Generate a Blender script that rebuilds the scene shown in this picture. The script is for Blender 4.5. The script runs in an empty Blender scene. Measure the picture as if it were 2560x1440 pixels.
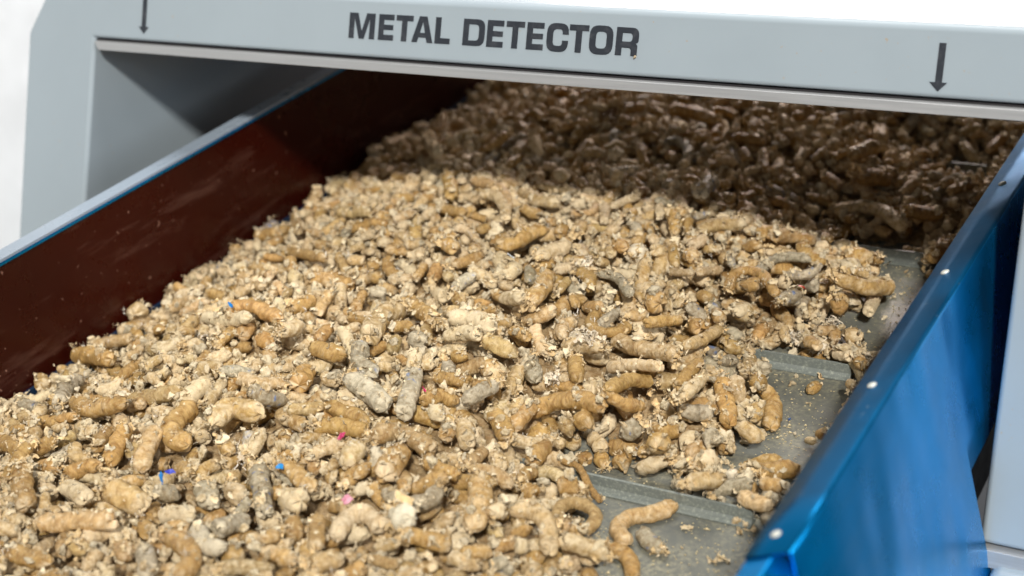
import bpy, bmesh, math, random
import numpy as np
from mathutils import Matrix, Vector

# The belt climbs away from the camera. Everything is laid out in the belt's own frame (x across, y along the
# belt, z off the belt) and the finished things are turned up by the incline at the very end.
INCLINE = math.radians(23.3)
TURN = Matrix.Rotation(INCLINE, 4, 'X')
scene = bpy.context.scene
C = scene.collection

# ---------------------------------------------------------------- camera
cam_data = bpy.data.cameras.new('camera')
cam = bpy.data.objects.new('camera', cam_data)
C.objects.link(cam)
rx, ry, rz = (0.85993624, 0.49683972, -0.11687580), (0.13467449, -0.44174661, -0.88697391), (-0.49231336, 0.74700082, -0.44678555)
m = Matrix(((rx[0], -ry[0], -rz[0], 0), (rx[1], -ry[1], -rz[1], 0), (rx[2], -ry[2], -rz[2], 1.0), (0, 0, 0, 1)))
cam.matrix_world = TURN @ m
cam_data.sensor_width = 36.0
cam_data.lens = 36.0 * 3728.69 / 2560.0
cam_data.clip_start = 0.05
cam_data.clip_end = 100.0
cam_data.dof.use_dof = True
cam_data.dof.focus_distance = 1.86
cam_data.dof.aperture_fstop = 2.7
cam_data.dof.aperture_blades = 9
scene.camera = cam

# ---------------------------------------------------------------- world, light, exposure
world = bpy.data.worlds.new('World')
scene.world = world
world.use_nodes = True
wn, wl = world.node_tree.nodes, world.node_tree.links
wn.clear()
w_out = wn.new('ShaderNodeOutputWorld')
w_bg = wn.new('ShaderNodeBackground')
w_tc = wn.new('ShaderNodeTexCoord')
w_sep = wn.new('ShaderNodeSeparateXYZ')
w_ramp = wn.new('ShaderNodeValToRGB')
wl.new(w_tc.outputs['Generated'], w_sep.inputs[0])
w_map = wn.new('ShaderNodeMath'); w_map.operation = 'MULTIPLY_ADD'
w_map.inputs[1].default_value = 0.5; w_map.inputs[2].default_value = 0.5
wl.new(w_sep.outputs['Z'], w_map.inputs[0])
wl.new(w_map.outputs[0], w_ramp.inputs[0])
els = w_ramp.color_ramp.elements
els[0].position, els[0].color = 0.30, (0.05, 0.05, 0.055, 1)
els[1].position, els[1].color = 0.52, (0.58, 0.60, 0.62, 1)
e = els.new(0.75); e.color = (0.46, 0.48, 0.51, 1)
e = els.new(1.0); e.color = (0.32, 0.34, 0.37, 1)
wl.new(w_ramp.outputs[0], w_bg.inputs[0])
w_bg.inputs[1].default_value = 0.34
wl.new(w_bg.outputs[0], w_out.inputs[0])


def lamp(name, kind, energy, colour, direction, at=(0, 0, 0), size=1.0):
    d = bpy.data.lights.new(name, kind)
    d.energy, d.color = energy, colour
    if kind == 'SUN':
        d.angle = size
    else:
        d.shape = 'RECTANGLE'; d.size, d.size_y = size
    o = bpy.data.objects.new(name, d)
    C.objects.link(o)
    q = Vector(direction).normalized().to_track_quat('-Z', 'Y')
    o.matrix_world = TURN @ (Matrix.Translation(at) @ q.to_matrix().to_4x4())
    return o


# daylight from high on the camera's right, an unseen fill lamp added at the right to brighten skirt and arch, and the open hall behind the machine
lamp('daylight', 'SUN', 4.2, (1.0, 0.965, 0.90), (-0.42, 0.60, -0.70), size=math.radians(4.5))
lamp('right_fill_light', 'AREA', 64, (0.92, 0.96, 1.0), (-1.0, 0.22, -0.38), at=(3.2, 0.3, 1.35), size=(2.2, 1.6))
lamp('hall_light', 'AREA', 90, (1.0, 0.86, 0.80), (0.15, -1.0, -0.36), at=(-1.9, 5.0, 1.35), size=(1.5, 0.8))
lamp('overhead_fill_light', 'AREA', 62, (1.0, 0.985, 0.97), (0.0, -0.12, -1.0), at=(-0.9, 2.45, 2.6), size=(2.4, 1.0))  # unseen overhead lamp, added to whiten the top of the arch

scene.view_settings.view_transform = 'Standard'
scene.view_settings.look = 'None'
scene.view_settings.exposure = 0.0
scene.view_settings.gamma = 1.0
scene.view_settings.use_curve_mapping = False
scene.render.engine = 'CYCLES'
scene.cycles.use_denoising = True
scene.cycles.max_bounces = 8
scene.cycles.diffuse_bounces = 4


# ---------------------------------------------------------------- object helpers
def tag(o, label=None, cat=None, group=None, kind=None):
    if label: o['label'] = label
    if cat: o['category'] = cat
    if group: o['group'] = group
    if kind: o['kind'] = kind
    return o


def empty(name, loc=(0, 0, 0)):
    o = bpy.data.objects.new(name, None)
    o.location = loc
    o.empty_display_size = 0.05
    C.objects.link(o)
    return o


def link(name, mesh, mat=None, parent=None):
    o = bpy.data.objects.new(name, mesh)
    C.objects.link(o)
    if mat is not None and not mesh.materials:
        mesh.materials.append(mat)
    if parent is not None:
        o.parent = parent
        o.location = -parent.location
    return o


def from_bm(name, bm, mat, parent=None, smooth=False, bevel=0.0, segs=3):
    me = bpy.data.meshes.new(name)
    bmesh.ops.recalc_face_normals(bm, faces=bm.faces)
    bm.to_mesh(me)
    bm.free()
    o = link(name, me, mat, parent)
    if bevel:
        b = o.modifiers.new('edge', 'BEVEL')
        b.width, b.segments, b.limit_method, b.angle_limit = bevel, segs, 'ANGLE', math.radians(25)
        b.harden_normals = True
        smooth = True
    if smooth:
        me.polygons.foreach_set('use_smooth', [True] * len(me.polygons))
    return o


def prism(bm, poly, a, b):
    """close polygon poly (list of 3D points) swept from offset a to offset b (vectors)"""
    a, b = Vector(a), Vector(b)
    va = [bm.verts.new(Vector(p) + a) for p in poly]
    vb = [bm.verts.new(Vector(p) + b) for p in poly]
    bm.faces.new(va)
    bm.faces.new(vb[::-1])
    n = len(poly)
    for i in range(n):
        bm.faces.new((va[i], vb[i], vb[(i + 1) % n], va[(i + 1) % n]))


def box(bm, x0, x1, y0, y1, z0, z1):
    prism(bm, [(x0, y0, z0), (x1, y0, z0), (x1, y1, z0), (x0, y1, z0)], (0, 0, 0), (0, 0, z1 - z0))


# ---------------------------------------------------------------- materials
def new_mat(name):
    mt = bpy.data.materials.new(name)
    mt.use_nodes = True
    nt = mt.node_tree
    return mt, nt, nt.nodes['Principled BSDF']


def N(nt, kind, **kw):
    n = nt.nodes.new(kind)
    for k, v in kw.items():
        if k.startswith('i_'):
            n.inputs[k[2:].replace('_', ' ')].default_value = v
        else:
            setattr(n, k, v)
    return n


def mixc(nt, fac, a, b, mode='MIX'):
    n = nt.nodes.new('ShaderNodeMix')
    n.data_type = 'RGBA'
    n.blend_type = mode
    for sock, v in ((n.inputs[0], fac), (n.inputs[6], a), (n.inputs[7], b)):
        if hasattr(v, 'is_output'):
            nt.links.new(v, sock)
        elif isinstance(v, (int, float)):
            sock.default_value = v
        else:
            sock.default_value = (*v, 1)
    return n.outputs[2]


def ramp(nt, src, stops, interp='LINEAR'):
    n = nt.nodes.new('ShaderNodeValToRGB')
    n.color_ramp.interpolation = interp
    es = n.color_ramp.elements
    for k, (p, v) in enumerate(stops):
        if k >= 2:
            es.new(p)
        es[k].position = p
    for k, (p, v) in enumerate(sorted(stops)):
        es[k].color = (v, v, v, 1) if isinstance(v, (int, float)) else (*v, 1)
    nt.links.new(src, n.inputs[0])
    return n.outputs[0]


def noise(nt, scale, detail=4, rough=.55, vec=None, dist=0.0):
    n = nt.nodes.new('ShaderNodeTexNoise')
    n.inputs['Scale'].default_value = scale
    n.inputs['Detail'].default_value = detail
    n.inputs['Roughness'].default_value = rough
    n.inputs['Distortion'].default_value = dist
    if vec is not None:
        nt.links.new(vec, n.inputs['Vector'])
    return n.outputs['Fac']


def mapping(nt, vec, scale=(1, 1, 1), rot=(0, 0, 0)):
    n = nt.nodes.new('ShaderNodeMapping')
    n.inputs['Scale'].default_value = scale
    n.inputs['Rotation'].default_value = rot
    nt.links.new(vec, n.inputs['Vector'])
    return n.outputs[0]


def bump(nt, bs, height, strength, dist, prev=None):
    b = nt.nodes.new('ShaderNodeBump')
    b.inputs['Strength'].default_value = strength
    b.inputs['Distance'].default_value = dist
    nt.links.new(height, b.inputs['Height'])
    if prev is not None:
        nt.links.new(prev, b.inputs['Normal'])
    nt.links.new(b.outputs[0], bs.inputs['Normal'])
    return b.outputs[0]


def math_(nt, op, a, b=None, clamp=False):
    n = nt.nodes.new('ShaderNodeMath')
    n.operation = op
    n.use_clamp = clamp
    for s, v in zip(n.inputs, (a, b)):
        if v is None: continue
        if hasattr(v, 'is_output'): nt.links.new(v, s)
        else: s.default_value = v
    return n.outputs[0]


def painted(name, colour, rough, dirt=(0.35, 0.27, 0.17), dirt_amount=.25, speck_scale=90, wobble=0.0, spec=.5, wob_scale=6, stretch=(1, 1, 1), blotch=.86, streak=0.0):
    """sprayed sheet metal with dust, specks and slight orange peel"""
    mt, nt, bs = new_mat(name)
    tc = nt.nodes.new('ShaderNodeTexCoord').outputs['Object']
    big = noise(nt, 4, 5, .6, tc)
    col = mixc(nt, ramp(nt, big, [(.35, 0.0), (.7, 1.0)]), colour, tuple(c * blotch for c in colour))
    if streak:      # rubbed and dusty smears running along the sheet
        sm = noise(nt, 9, 6, .7, mapping(nt, tc, (1, .35, 2.6)))
        col = mixc(nt, ramp(nt, sm, [(.54, 0.0), (.78, streak)]), col, dirt)
    sp = noise(nt, speck_scale, 2, .5, tc)
    cluster = noise(nt, 9, 3, .6, tc)
    f = math_(nt, 'MULTIPLY', ramp(nt, sp, [(.70, 0.0), (.76, 1.0)]), ramp(nt, cluster, [(.42, 0.0), (.62, dirt_amount)]))
    col = mixc(nt, f, col, dirt)
    nt.links.new(col, bs.inputs['Base Color'])
    r = ramp(nt, noise(nt, 14, 5, .65, tc), [(.3, rough * .8), (.75, min(1, rough * 1.35))])
    nt.links.new(r, bs.inputs['Roughness'])
    bs.inputs['Specular IOR Level'].default_value = spec
    b1 = bump(nt, bs, noise(nt, 420, 2, .5, tc), .06, .0006)
    if wobble:
        b1 = bump(nt, bs, noise(nt, wob_scale, 2, .45, mapping(nt, tc, stretch)), wobble, .05, b1)
    return mt


M = {}
M['housing'] = painted('painted_grey', (0.292, 0.342, 0.378), .36, dirt_amount=.85, speck_scale=150, blotch=.93)
M['blue'] = painted('painted_blue', (0.0, 0.33, 0.82), .28, dirt=(.15, .35, .6), dirt_amount=.4, speck_scale=260, blotch=.68, streak=.16, wobble=.6, wob_scale=2.8, stretch=(1, 1.7, .8), spec=.42)
M['blue_shaded'] = painted('shaded_blue_flange', (0.0, 0.14, 0.34), .34, dirt=(.30, .42, .5), dirt_amount=.55, speck_scale=110, spec=.35)  # the skirt's blue paint, base colour darkened to give the flange its shade
for _k in ('blue', 'blue_shaded'):
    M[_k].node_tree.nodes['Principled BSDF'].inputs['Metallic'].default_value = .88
M['maroon'] = painted('painted_maroon', (0.030, 0.0030, 0.0012), .28, dirt=(.34, .18, .13), dirt_amount=.7, speck_scale=95, blotch=.75, streak=.22, spec=.28)
M['pale_blue'] = painted('reflection_pale_blue', (.26, .31, .37), .3)  # pale colour stands in for the white reflection on the left top flange
M['navy'] = painted('painted_navy', (0.004, 0.02, 0.05), .4)
M['dark'] = painted('dark_steel', (0.012, 0.010, 0.012), .6)
M['backwall'] = painted('white_wall', (0.84, 0.89, 0.93), .8, dirt_amount=0)

mt, nt, bs = new_mat('brushed_aluminium')
tc = nt.nodes.new('ShaderNodeTexCoord').outputs['Object']
st = noise(nt, 60, 6, .7, mapping(nt, tc, (.12, 8, 8)))
nt.links.new(mixc(nt, st, (.34, .345, .35), (.50, .50, .50)), bs.inputs['Base Color'])
bs.inputs['Metallic'].default_value = .55
nt.links.new(ramp(nt, st, [(.3, .34), (.7, .52)]), bs.inputs['Roughness'])
M['alu'] = mt

mt, nt, bs = new_mat('letter_film')
tc = nt.nodes.new('ShaderNodeTexCoord').outputs['Object']
nt.links.new(mixc(nt, ramp(nt, noise(nt, 60, 6, .75, tc), [(.50, 0.0), (.85, .35)]), (.015, .019, .027), (.16, .16, .17)), bs.inputs['Base Color'])
bs.inputs['Roughness'].default_value = .5
M['film'] = mt

mt, nt, bs = new_mat('screw_zinc')
bs.inputs['Base Color'].default_value = (.62, .62, .55, 1)
bs.inputs['Metallic'].default_value = .35
bs.inputs['Roughness'].default_value = .45
M['screw'] = mt

# belt: green grey rubber with woven texture, dust settled on it
mt, nt, bs = new_mat('belt_rubber')
tc = nt.nodes.new('ShaderNodeTexCoord').outputs['Object']
wv = nt.nodes.new('ShaderNodeTexChecker'); wv.inputs['Scale'].default_value = 420
nt.links.new(tc, wv.inputs['Vector'])
dust = math_(nt, 'MULTIPLY', ramp(nt, noise(nt, 11, 6, .7, tc), [(.36, 0.0), (.66, 1.0)]), ramp(nt, noise(nt, 160, 4, .7, tc), [(.42, .12), (.66, .9)]))
base = mixc(nt, noise(nt, 5, 4, .6, tc), (.078, .084, .076), (.118, .124, .110))
nt.links.new(mixc(nt, dust, base, (.36, .33, .22)), bs.inputs['Base Color'])
nt.links.new(ramp(nt, noise(nt, 20, 4, .6, tc), [(.3, .38), (.7, .6)]), bs.inputs['Roughness'])
bump(nt, bs, wv.outputs['Fac'], .18, .0006)
M['belt'] = mt

mt, nt, bs = new_mat('cleat_rubber')
tc = nt.nodes.new('ShaderNodeTexCoord').outputs['Object']
dust = ramp(nt, noise(nt, 240, 4, .75, tc), [(.5, 0.0), (.72, .7)])
base = mixc(nt, noise(nt, 14, 4, .6, tc), (.13, .15, .14), (.19, .205, .185))
nt.links.new(mixc(nt, dust, base, (.42, .44, .36)), bs.inputs['Base Color'])
bs.inputs['Roughness'].default_value = .5
M['cleat'] = mt

# pressed fibre: colour comes with the piece (tint, how pale and fuzzy it is), fibres wrap round it
mt, nt, bs = new_mat('pressed_fibre')
a_t = nt.nodes.new('ShaderNodeAttribute'); a_t.attribute_name = 'tint'
a_l = nt.nodes.new('ShaderNodeAttribute'); a_l.attribute_name = 'lc'
a_p = nt.nodes.new('ShaderNodeAttribute'); a_p.attribute_name = 'pale'
lc = a_l.outputs['Vector']
warp = nt.nodes.new('ShaderNodeTexNoise'); warp.inputs['Scale'].default_value = .8
nt.links.new(lc, warp.inputs['Vector'])
wv = nt.nodes.new('ShaderNodeVectorMath'); wv.operation = 'MULTIPLY_ADD'
nt.links.new(warp.outputs['Color'], wv.inputs[0]); wv.inputs[1].default_value = (.9, .9, .9); nt.links.new(lc, wv.inputs[2])
lw = wv.outputs[0]
wrapf = noise(nt, 1.4, 5, .72, mapping(nt, lw, (.8, .8, 1.7), (.35, .3, 0)))
fib = noise(nt, 4.5, 5, .75, mapping(nt, lw, (.5, .5, 2.2), (.18, .12, 0)))
patch = noise(nt, 1.5, 4, .65, lw)
pm = math_(nt, 'ADD', patch, math_(nt, 'ADD', math_(nt, 'MULTIPLY', a_p.outputs['Fac'], .50), -.17))
palef = ramp(nt, pm, [(.46, 0.0), (.74, 1.0)])
tint = a_t.outputs['Color']
dark = mixc(nt, 1.0, tint, (.56, .46, .32), 'MULTIPLY')
col = mixc(nt, ramp(nt, wrapf, [(.36, 0.0), (.60, 1.0)]), dark, tint)
pal = mixc(nt, .56, tint, (.88, .76, .55))
col = mixc(nt, math_(nt, 'MULTIPLY', palef, ramp(nt, fib, [(.25, .45), (.6, 1.0)])), col, pal)
col = mixc(nt, math_(nt, 'MULTIPLY', ramp(nt, fib, [(.60, 0.0), (.70, .55)]), 1.0), col, (.90, .80, .62))
nt.links.new(col, bs.inputs['Base Color'])
rr = ramp(nt, palef, [(0.0, .36), (1.0, .85)])
nt.links.new(rr, bs.inputs['Roughness'])
bs.inputs['Specular IOR Level'].default_value = .45
h = math_(nt, 'ADD', math_(nt, 'MULTIPLY', wrapf, .8), fib)
bump(nt, bs, h, .9, .0022)
M['fibre'] = mt

mt, nt, bs = new_mat('loose_fibre')
a_t = nt.nodes.new('ShaderNodeAttribute'); a_t.attribute_name = 'tint'
tc = nt.nodes.new('ShaderNodeTexCoord').outputs['Object']
nt.links.new(mixc(nt, ramp(nt, noise(nt, 260, 3, .7, tc), [(.35, 0.0), (.65, 1.0)]), mixc(nt, 1.0, a_t.outputs['Color'], (.74, .66, .56), 'MULTIPLY'), a_t.outputs['Color']), bs.inputs['Base Color'])
bs.inputs['Roughness'].default_value = .9
bs.inputs['Specular IOR Level'].default_value = .2
bump(nt, bs, noise(nt, 500, 3, .7, tc), .6, .001)
M['loose'] = mt


def plain(name, c, rough=.5):
    mt, nt, bs = new_mat(name)
    tc = nt.nodes.new('ShaderNodeTexCoord').outputs['Object']
    nt.links.new(mixc(nt, noise(nt, 90, 3, .6, tc), c, tuple(v * .7 for v in c)), bs.inputs['Base Color'])
    bs.inputs['Roughness'].default_value = rough
    return mt


# ---------------------------------------------------------------- setting
bm = bmesh.new(); box(bm, -14, -2.9, 5.6, 5.8, -3, 6)
box(bm, -4.6, -4.4, -3, 5.6, -3, 6)
tag(from_bm('backdrop_wall', bm, M['backwall']), 'bright white out of focus wall behind the machine', 'wall', kind='structure')
# ---------------------------------------------------------------- heap layout (plain numpy)
CX, CY = 1280.0, 720.0
FPX = 3728.69                       # focal length for a 2560 px wide frame
CAM = np.array([[0.85993624, 0.13467449, -0.49231336],     # camera axes seen from the belt frame
                [0.49683972, -0.44174661, 0.74700082],
                [-0.11687580, -0.88697391, -0.44678555]])
EYE = np.array([0.0, 0.0, 1.0])
XL, XR = -1.602, -0.4329            # inner faces of the two side guards
BARE = [[(-0.80, 1.335), (-0.555, 1.235), (-0.50, 1.255), (-0.43, 1.19), (-0.43, 0.6), (-0.60, 0.6), (-0.605, 1.05), (-0.66, 1.10), (-0.73, 1.185), (-0.755, 1.24)],
        [(-0.665, 1.61), (-0.548, 1.575), (-0.530, 1.52), (-0.522, 1.44), (-0.525, 1.335), (-0.61, 1.33), (-0.62, 1.37), (-0.60, 1.42), (-0.63, 1.50)],
        [(-0.70, 1.965), (-0.54, 1.905), (-0.500, 1.80), (-0.490, 1.68), (-0.53, 1.625), (-0.61, 1.66), (-0.62, 1.72), (-0.56, 1.77), (-0.555, 1.82), (-0.60, 1.87)],
        [(-0.62, 2.30), (-0.54, 2.25), (-0.53, 2.16), (-0.60, 2.20)]]
GX0, GX1, GY0, GY1, GR = -1.60, -0.424, 0.60, 2.75, 0.0032


def inside(poly, x, y):
    r = np.zeros(x.shape, bool)
    n = len(poly)
    for i in range(n):
        x0, y0 = poly[i]
        x1, y1 = poly[(i + 1) % n]
        c = ((y0 > y) != (y1 > y)) & (x < (x1 - x0) * (y - y0) / (y1 - y0 + 1e-12) + x0)
        r ^= c
    return r


def vnoise(p, seed=0):
    """smooth value noise, p (..., 3) -> -1..1"""
    p = np.asarray(p, float) + 1000.0
    i = np.floor(p).astype(np.int64)
    f = p - i
    f = f * f * (3 - 2 * f)

    def h(ix, iy, iz):
        n = (ix * 374761393 + iy * 668265263 + iz * 2147483647 + seed * 974634777) & 0xFFFFFFFF
        n = ((n ^ (n >> 13)) * 1274126177) & 0xFFFFFFFF
        n = (n ^ (n >> 16)) & 0xFFFFFFFF
        return n / 2147483647.5 - 1.0
    r = 0
    for dx in (0, 1):
        wx = f[..., 0] if dx else 1 - f[..., 0]
        for dy in (0, 1):
            wy = f[..., 1] if dy else 1 - f[..., 1]
            for dz in (0, 1):
                wz = f[..., 2] if dz else 1 - f[..., 2]
                r = r + wx * wy * wz * h(i[..., 0] + dx, i[..., 1] + dy, i[..., 2] + dz)
    return r


gxs = np.arange(GX0, GX1, GR)
gys = np.arange(GY0, GY1, GR)
GX, GY = np.meshgrid(gxs, gys, indexing='ij')
bare = np.zeros(GX.shape, bool)
for _p in BARE:
    bare |= inside(_p, GX, GY)
_bx, _by = GX[::5, ::5][bare[::5, ::5]], GY[::5, ::5][bare[::5, ::5]]
_d = np.full(GX.shape, 9.0)
for _i in range(0, len(_bx), 1):
    _d = np.minimum(_d, (GX - _bx[_i]) ** 2 + (GY - _by[_i]) ** 2)
DB = np.where(bare, 0.0, np.sqrt(_d))
_n = vnoise(np.stack([GX * 7, GY * 7, GX * 0], -1), 5) * .013 + vnoise(np.stack([GX * 16, GY * 16, GX * 0], -1), 6) * .008
_n += np.clip((GY - 1.78) * 5, 0, 1) * .016 * vnoise(np.stack([GX * 11, GY * 11, GX * 0 + 9], -1), 8)
TARGET = np.minimum.reduce([0.100 + _n, 0.026 + 0.36 * DB + _n * .6, 0.030 + 0.28 * (GX - XL) + _n * .7, 0.040 + 0.35 * (XR - GX) + _n * .5])
TARGET = np.where(bare, 0.0, np.maximum(TARGET, 0.012))
H = np.maximum(0.0, TARGET - 0.034)
BASE = H - .010
# cleats are ribs on the belt: things rest on them too
CLEAT_Y = [0.585, 0.917, 1.2488, 1.5807, 1.9120, 2.244, 2.576]
for _y in CLEAT_Y:
    H = np.where((np.abs(GY - _y) < .004) & (GX < -0.547) & (GX > -1.477), np.maximum(H, 0.021), H)


def win(x, y, r):
    i0, i1 = max(0, int((x - r - GX0) / GR)), min(len(gxs), int((x + r - GX0) / GR) + 2)
    j0, j1 = max(0, int((y - r - GY0) / GR)), min(len(gys), int((y + r - GY0) / GR) + 2)
    return i0, i1, j0, j1


def disc_rest(x, y, r):
    """centre height at which a ball of radius r touches the heap"""
    i0, i1, j0, j1 = win(x, y, r)
    if i1 <= i0 or j1 <= j0:
        return r
    q = (GX[i0:i1, j0:j1] - x) ** 2 + (GY[i0:i1, j0:j1] - y) ** 2
    m = q < (0.92 * r) ** 2
    if not m.any():
        return r
    return float((H[i0:i1, j0:j1][m] + np.sqrt(r * r - q[m])).max())


def stamp(x, y, z, r):
    i0, i1, j0, j1 = win(x, y, r)
    if i1 <= i0 or j1 <= j0:
        return
    q = (GX[i0:i1, j0:j1] - x) ** 2 + (GY[i0:i1, j0:j1] - y) ** 2
    m = q < r * r
    s = H[i0:i1, j0:j1]
    s[m] = np.maximum(s[m], z + np.sqrt(r * r - q[m]))


def sample(A, x, y):
    i = min(max(int((x - GX0) / GR + .5), 0), len(gxs) - 1)
    j = min(max(int((y - GY0) / GR + .5), 0), len(gys) - 1)
    return float(A[i, j])


def resample(P, step):
    """smooth path through control points at even spacing"""
    P = np.asarray(P, float)
    if len(P) == 2:
        Q = P[0] + (P[1] - P[0]) * np.linspace(0, 1, 24)[:, None]
    else:
        E = np.vstack([2 * P[0] - P[1], P, 2 * P[-1] - P[-2]])
        Q = []
        for k in range(1, len(E) - 2):
            t = np.linspace(0, 1, 12, endpoint=False)[:, None]
            a, b, c, d = E[k - 1], E[k], E[k + 1], E[k + 2]
            Q.append(.5 * (2 * b + (c - a) * t + (2 * a - 5 * b + 4 * c - d) * t * t + (3 * b - a - 3 * c + d) * t ** 3))
        Q = np.vstack(Q + [E[-2:-1]])
    s = np.concatenate([[0], np.cumsum(np.linalg.norm(np.diff(Q, axis=0), axis=1))])
    n = max(3, int(round(s[-1] / step)) + 1)
    u = np.linspace(0, s[-1], n)
    return np.stack([np.interp(u, s, Q[:, k]) for k in range(Q.shape[1])], 1), s[-1]


def settle(xy, r, sink=.22, maxt=.45):
    """rest a pellet with plan path xy on the heap: returns heights"""
    zc = np.array([disc_rest(x, y, r) for x, y in xy])
    s = np.linspace(-1, 1, len(xy))
    half = max(1e-4, .5 * np.linalg.norm(xy[-1] - xy[0]))
    k = max(1, len(xy) // 3)
    b = (zc[-k:].mean() - zc[:k].mean()) / (s[-k:].mean() - s[:k].mean())
    b = max(-maxt * half, min(maxt * half, b))
    e = np.sort(zc - b * s)
    a = e[-1] * .6 + e[-max(2, len(e) // 4 + 1)] * .4 - sink * r
    z = a + b * s
    return np.maximum(z, r * .86)


def auto_pellets(rng, n_try, limit, kinds, over=.012, ymax=GY1 - .03):
    out = []
    fails = 0
    for _ in range(n_try):
        best = None
        kind = kinds[rng.integers(len(kinds))]
        r = rng.uniform(*kind[0])
        L = rng.uniform(*kind[1])
        bend = rng.normal(0, kind[2])
        for c in range(4):
            x, y = rng.uniform(XL + .02, XR - .02), rng.uniform(GY0 + .03, ymax)
            if sample(TARGET, x, y) < .015 or sample(H, x, y) > sample(TARGET, x, y) + limit:
                continue
            a = rng.uniform(0, math.pi)
            t = np.linspace(-.5, .5, 3)
            th = a + bend * t * 2
            px = np.cumsum(np.cos(th)) * L / 3
            py = np.cumsum(np.sin(th)) * L / 3
            P = np.stack([px - px.mean() + x, py - py.mean() + y], 1)
            P3 = P
            lo, hi = P3.min(0), P3.max(0)
            if lo[0] < XL + r * .8 or hi[0] > XR - r * .8 or lo[1] < GY0 or hi[1] > ymax + .02:
                continue
            if any(sample(TARGET, *q) < .01 for q in P3):
                continue
            Q, ln = resample(P3, r * .9)
            z = settle(Q, r)
            ex = float((z + r - np.array([sample(TARGET, *q) for q in Q])).mean())
            if best is None or ex < best[0]:
                best = (ex, Q, z, P3)
        if best is None or best[0] > limit + over:
            fails += 1
            continue
        _, Q, z, P3 = best
        for (x, y), zz in zip(Q, z):
            stamp(x, y, zz, r)
        idx = [0, len(Q) // 2, len(Q) - 1] if len(Q) > 2 else [0, len(Q) - 1]
        out.append((np.column_stack([Q, z]), r))
    return out
# ---------------------------------------------------------------- metal detector arch
S, CO = math.sin(INCLINE), math.cos(INCLINE)
FY = 1.45


def fp(x, s, out=0.0):
    """point on the sloping front face: x across, s up the face, out towards the viewer"""
    return Vector((x, FY + s * S - out * CO, s * CO + out * S))


DEPTH = Vector((0, 0.80, 0))
det = empty('metal_detector', (-1.0, 1.45, 0.0))
tag(det, 'light grey metal detector arch marked METAL DETECTOR standing over the belt', 'metal detector')
outline = [(-1.934, -.62), (-1.934, .408), (-1.888, .490), (-.236, .490), (-.19, .408), (-.19, -.093), (-.342, -.093), (-.342, .4055), (-1.785, .4055), (-1.795, -.62)]
bm = bmesh.new()
prism(bm, [fp(x, s) for x, s in outline], (0, 0, 0), DEPTH)
housing = from_bm('housing', bm, M['housing'], det, bevel=.0075, segs=4)
bm = bmesh.new()
prism(bm, [fp(-1.772, .388, .003), fp(-1.782, .4005, .003), fp(-.342, .4005, .003), fp(-.342, .388, .003)], (0, 0, 0), (0, .78, 0))
from_bm('aperture_liner', bm, M['alu'], det, bevel=.0008, segs=1)
bm = bmesh.new()
prism(bm, [fp(-1.783, .4006, -.004), fp(-1.783, .4056, -.004), fp(-.341, .4056, -.004), fp(-.341, .4006, -.004)], (0, 0, 0), (0, .78, 0))
from_bm('gap_shade', bm, M['dark'], det)  # dark strip standing in for the shade in the gap above the liner
bm = bmesh.new()
prism(bm, [fp(-.345, -.098, .004), fp(-.345, -.118, .004), fp(-.18, -.118, .004), fp(-.18, -.098, .004)], (0, 0, 0), (0, .78, 0))
from_bm('lower_liner', bm, M['alu'], det, bevel=.0008, segs=1)
bm = bmesh.new()
prism(bm, [fp(-.325, -.120, .02), fp(-.325, -.50, .02), fp(-.17, -.50, .02), fp(-.17, -.120, .02)], (0, 0, 0), (0, .65, 0))
from_bm('lower_housing', bm, M['housing'], det, bevel=.014, segs=4)

# lettering: heavy square grotesque, outlines with rounded corners (units: letter height = 1)


def rounded(poly, radii, segs=5):
    """poly corners with radius each -> point list"""
    out = []
    n = len(poly)
    for i in range(n):
        p, a, b = Vector(poly[i]), Vector(poly[i - 1]), Vector(poly[(i + 1) % n])
        r = radii[i]
        if r <= 0:
            out.append(tuple(p)); continue
        u, v = (a - p).normalized(), (b - p).normalized()
        ang = u.angle(v)
        d = r / math.tan(ang / 2)
        s, e_ = p + u * d, p + v * d
        for k in range(segs + 1):
            t = k / segs
            out.append(tuple((1 - t) ** 2 * s + 2 * t * (1 - t) * p + t * t * e_))
    return out


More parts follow.
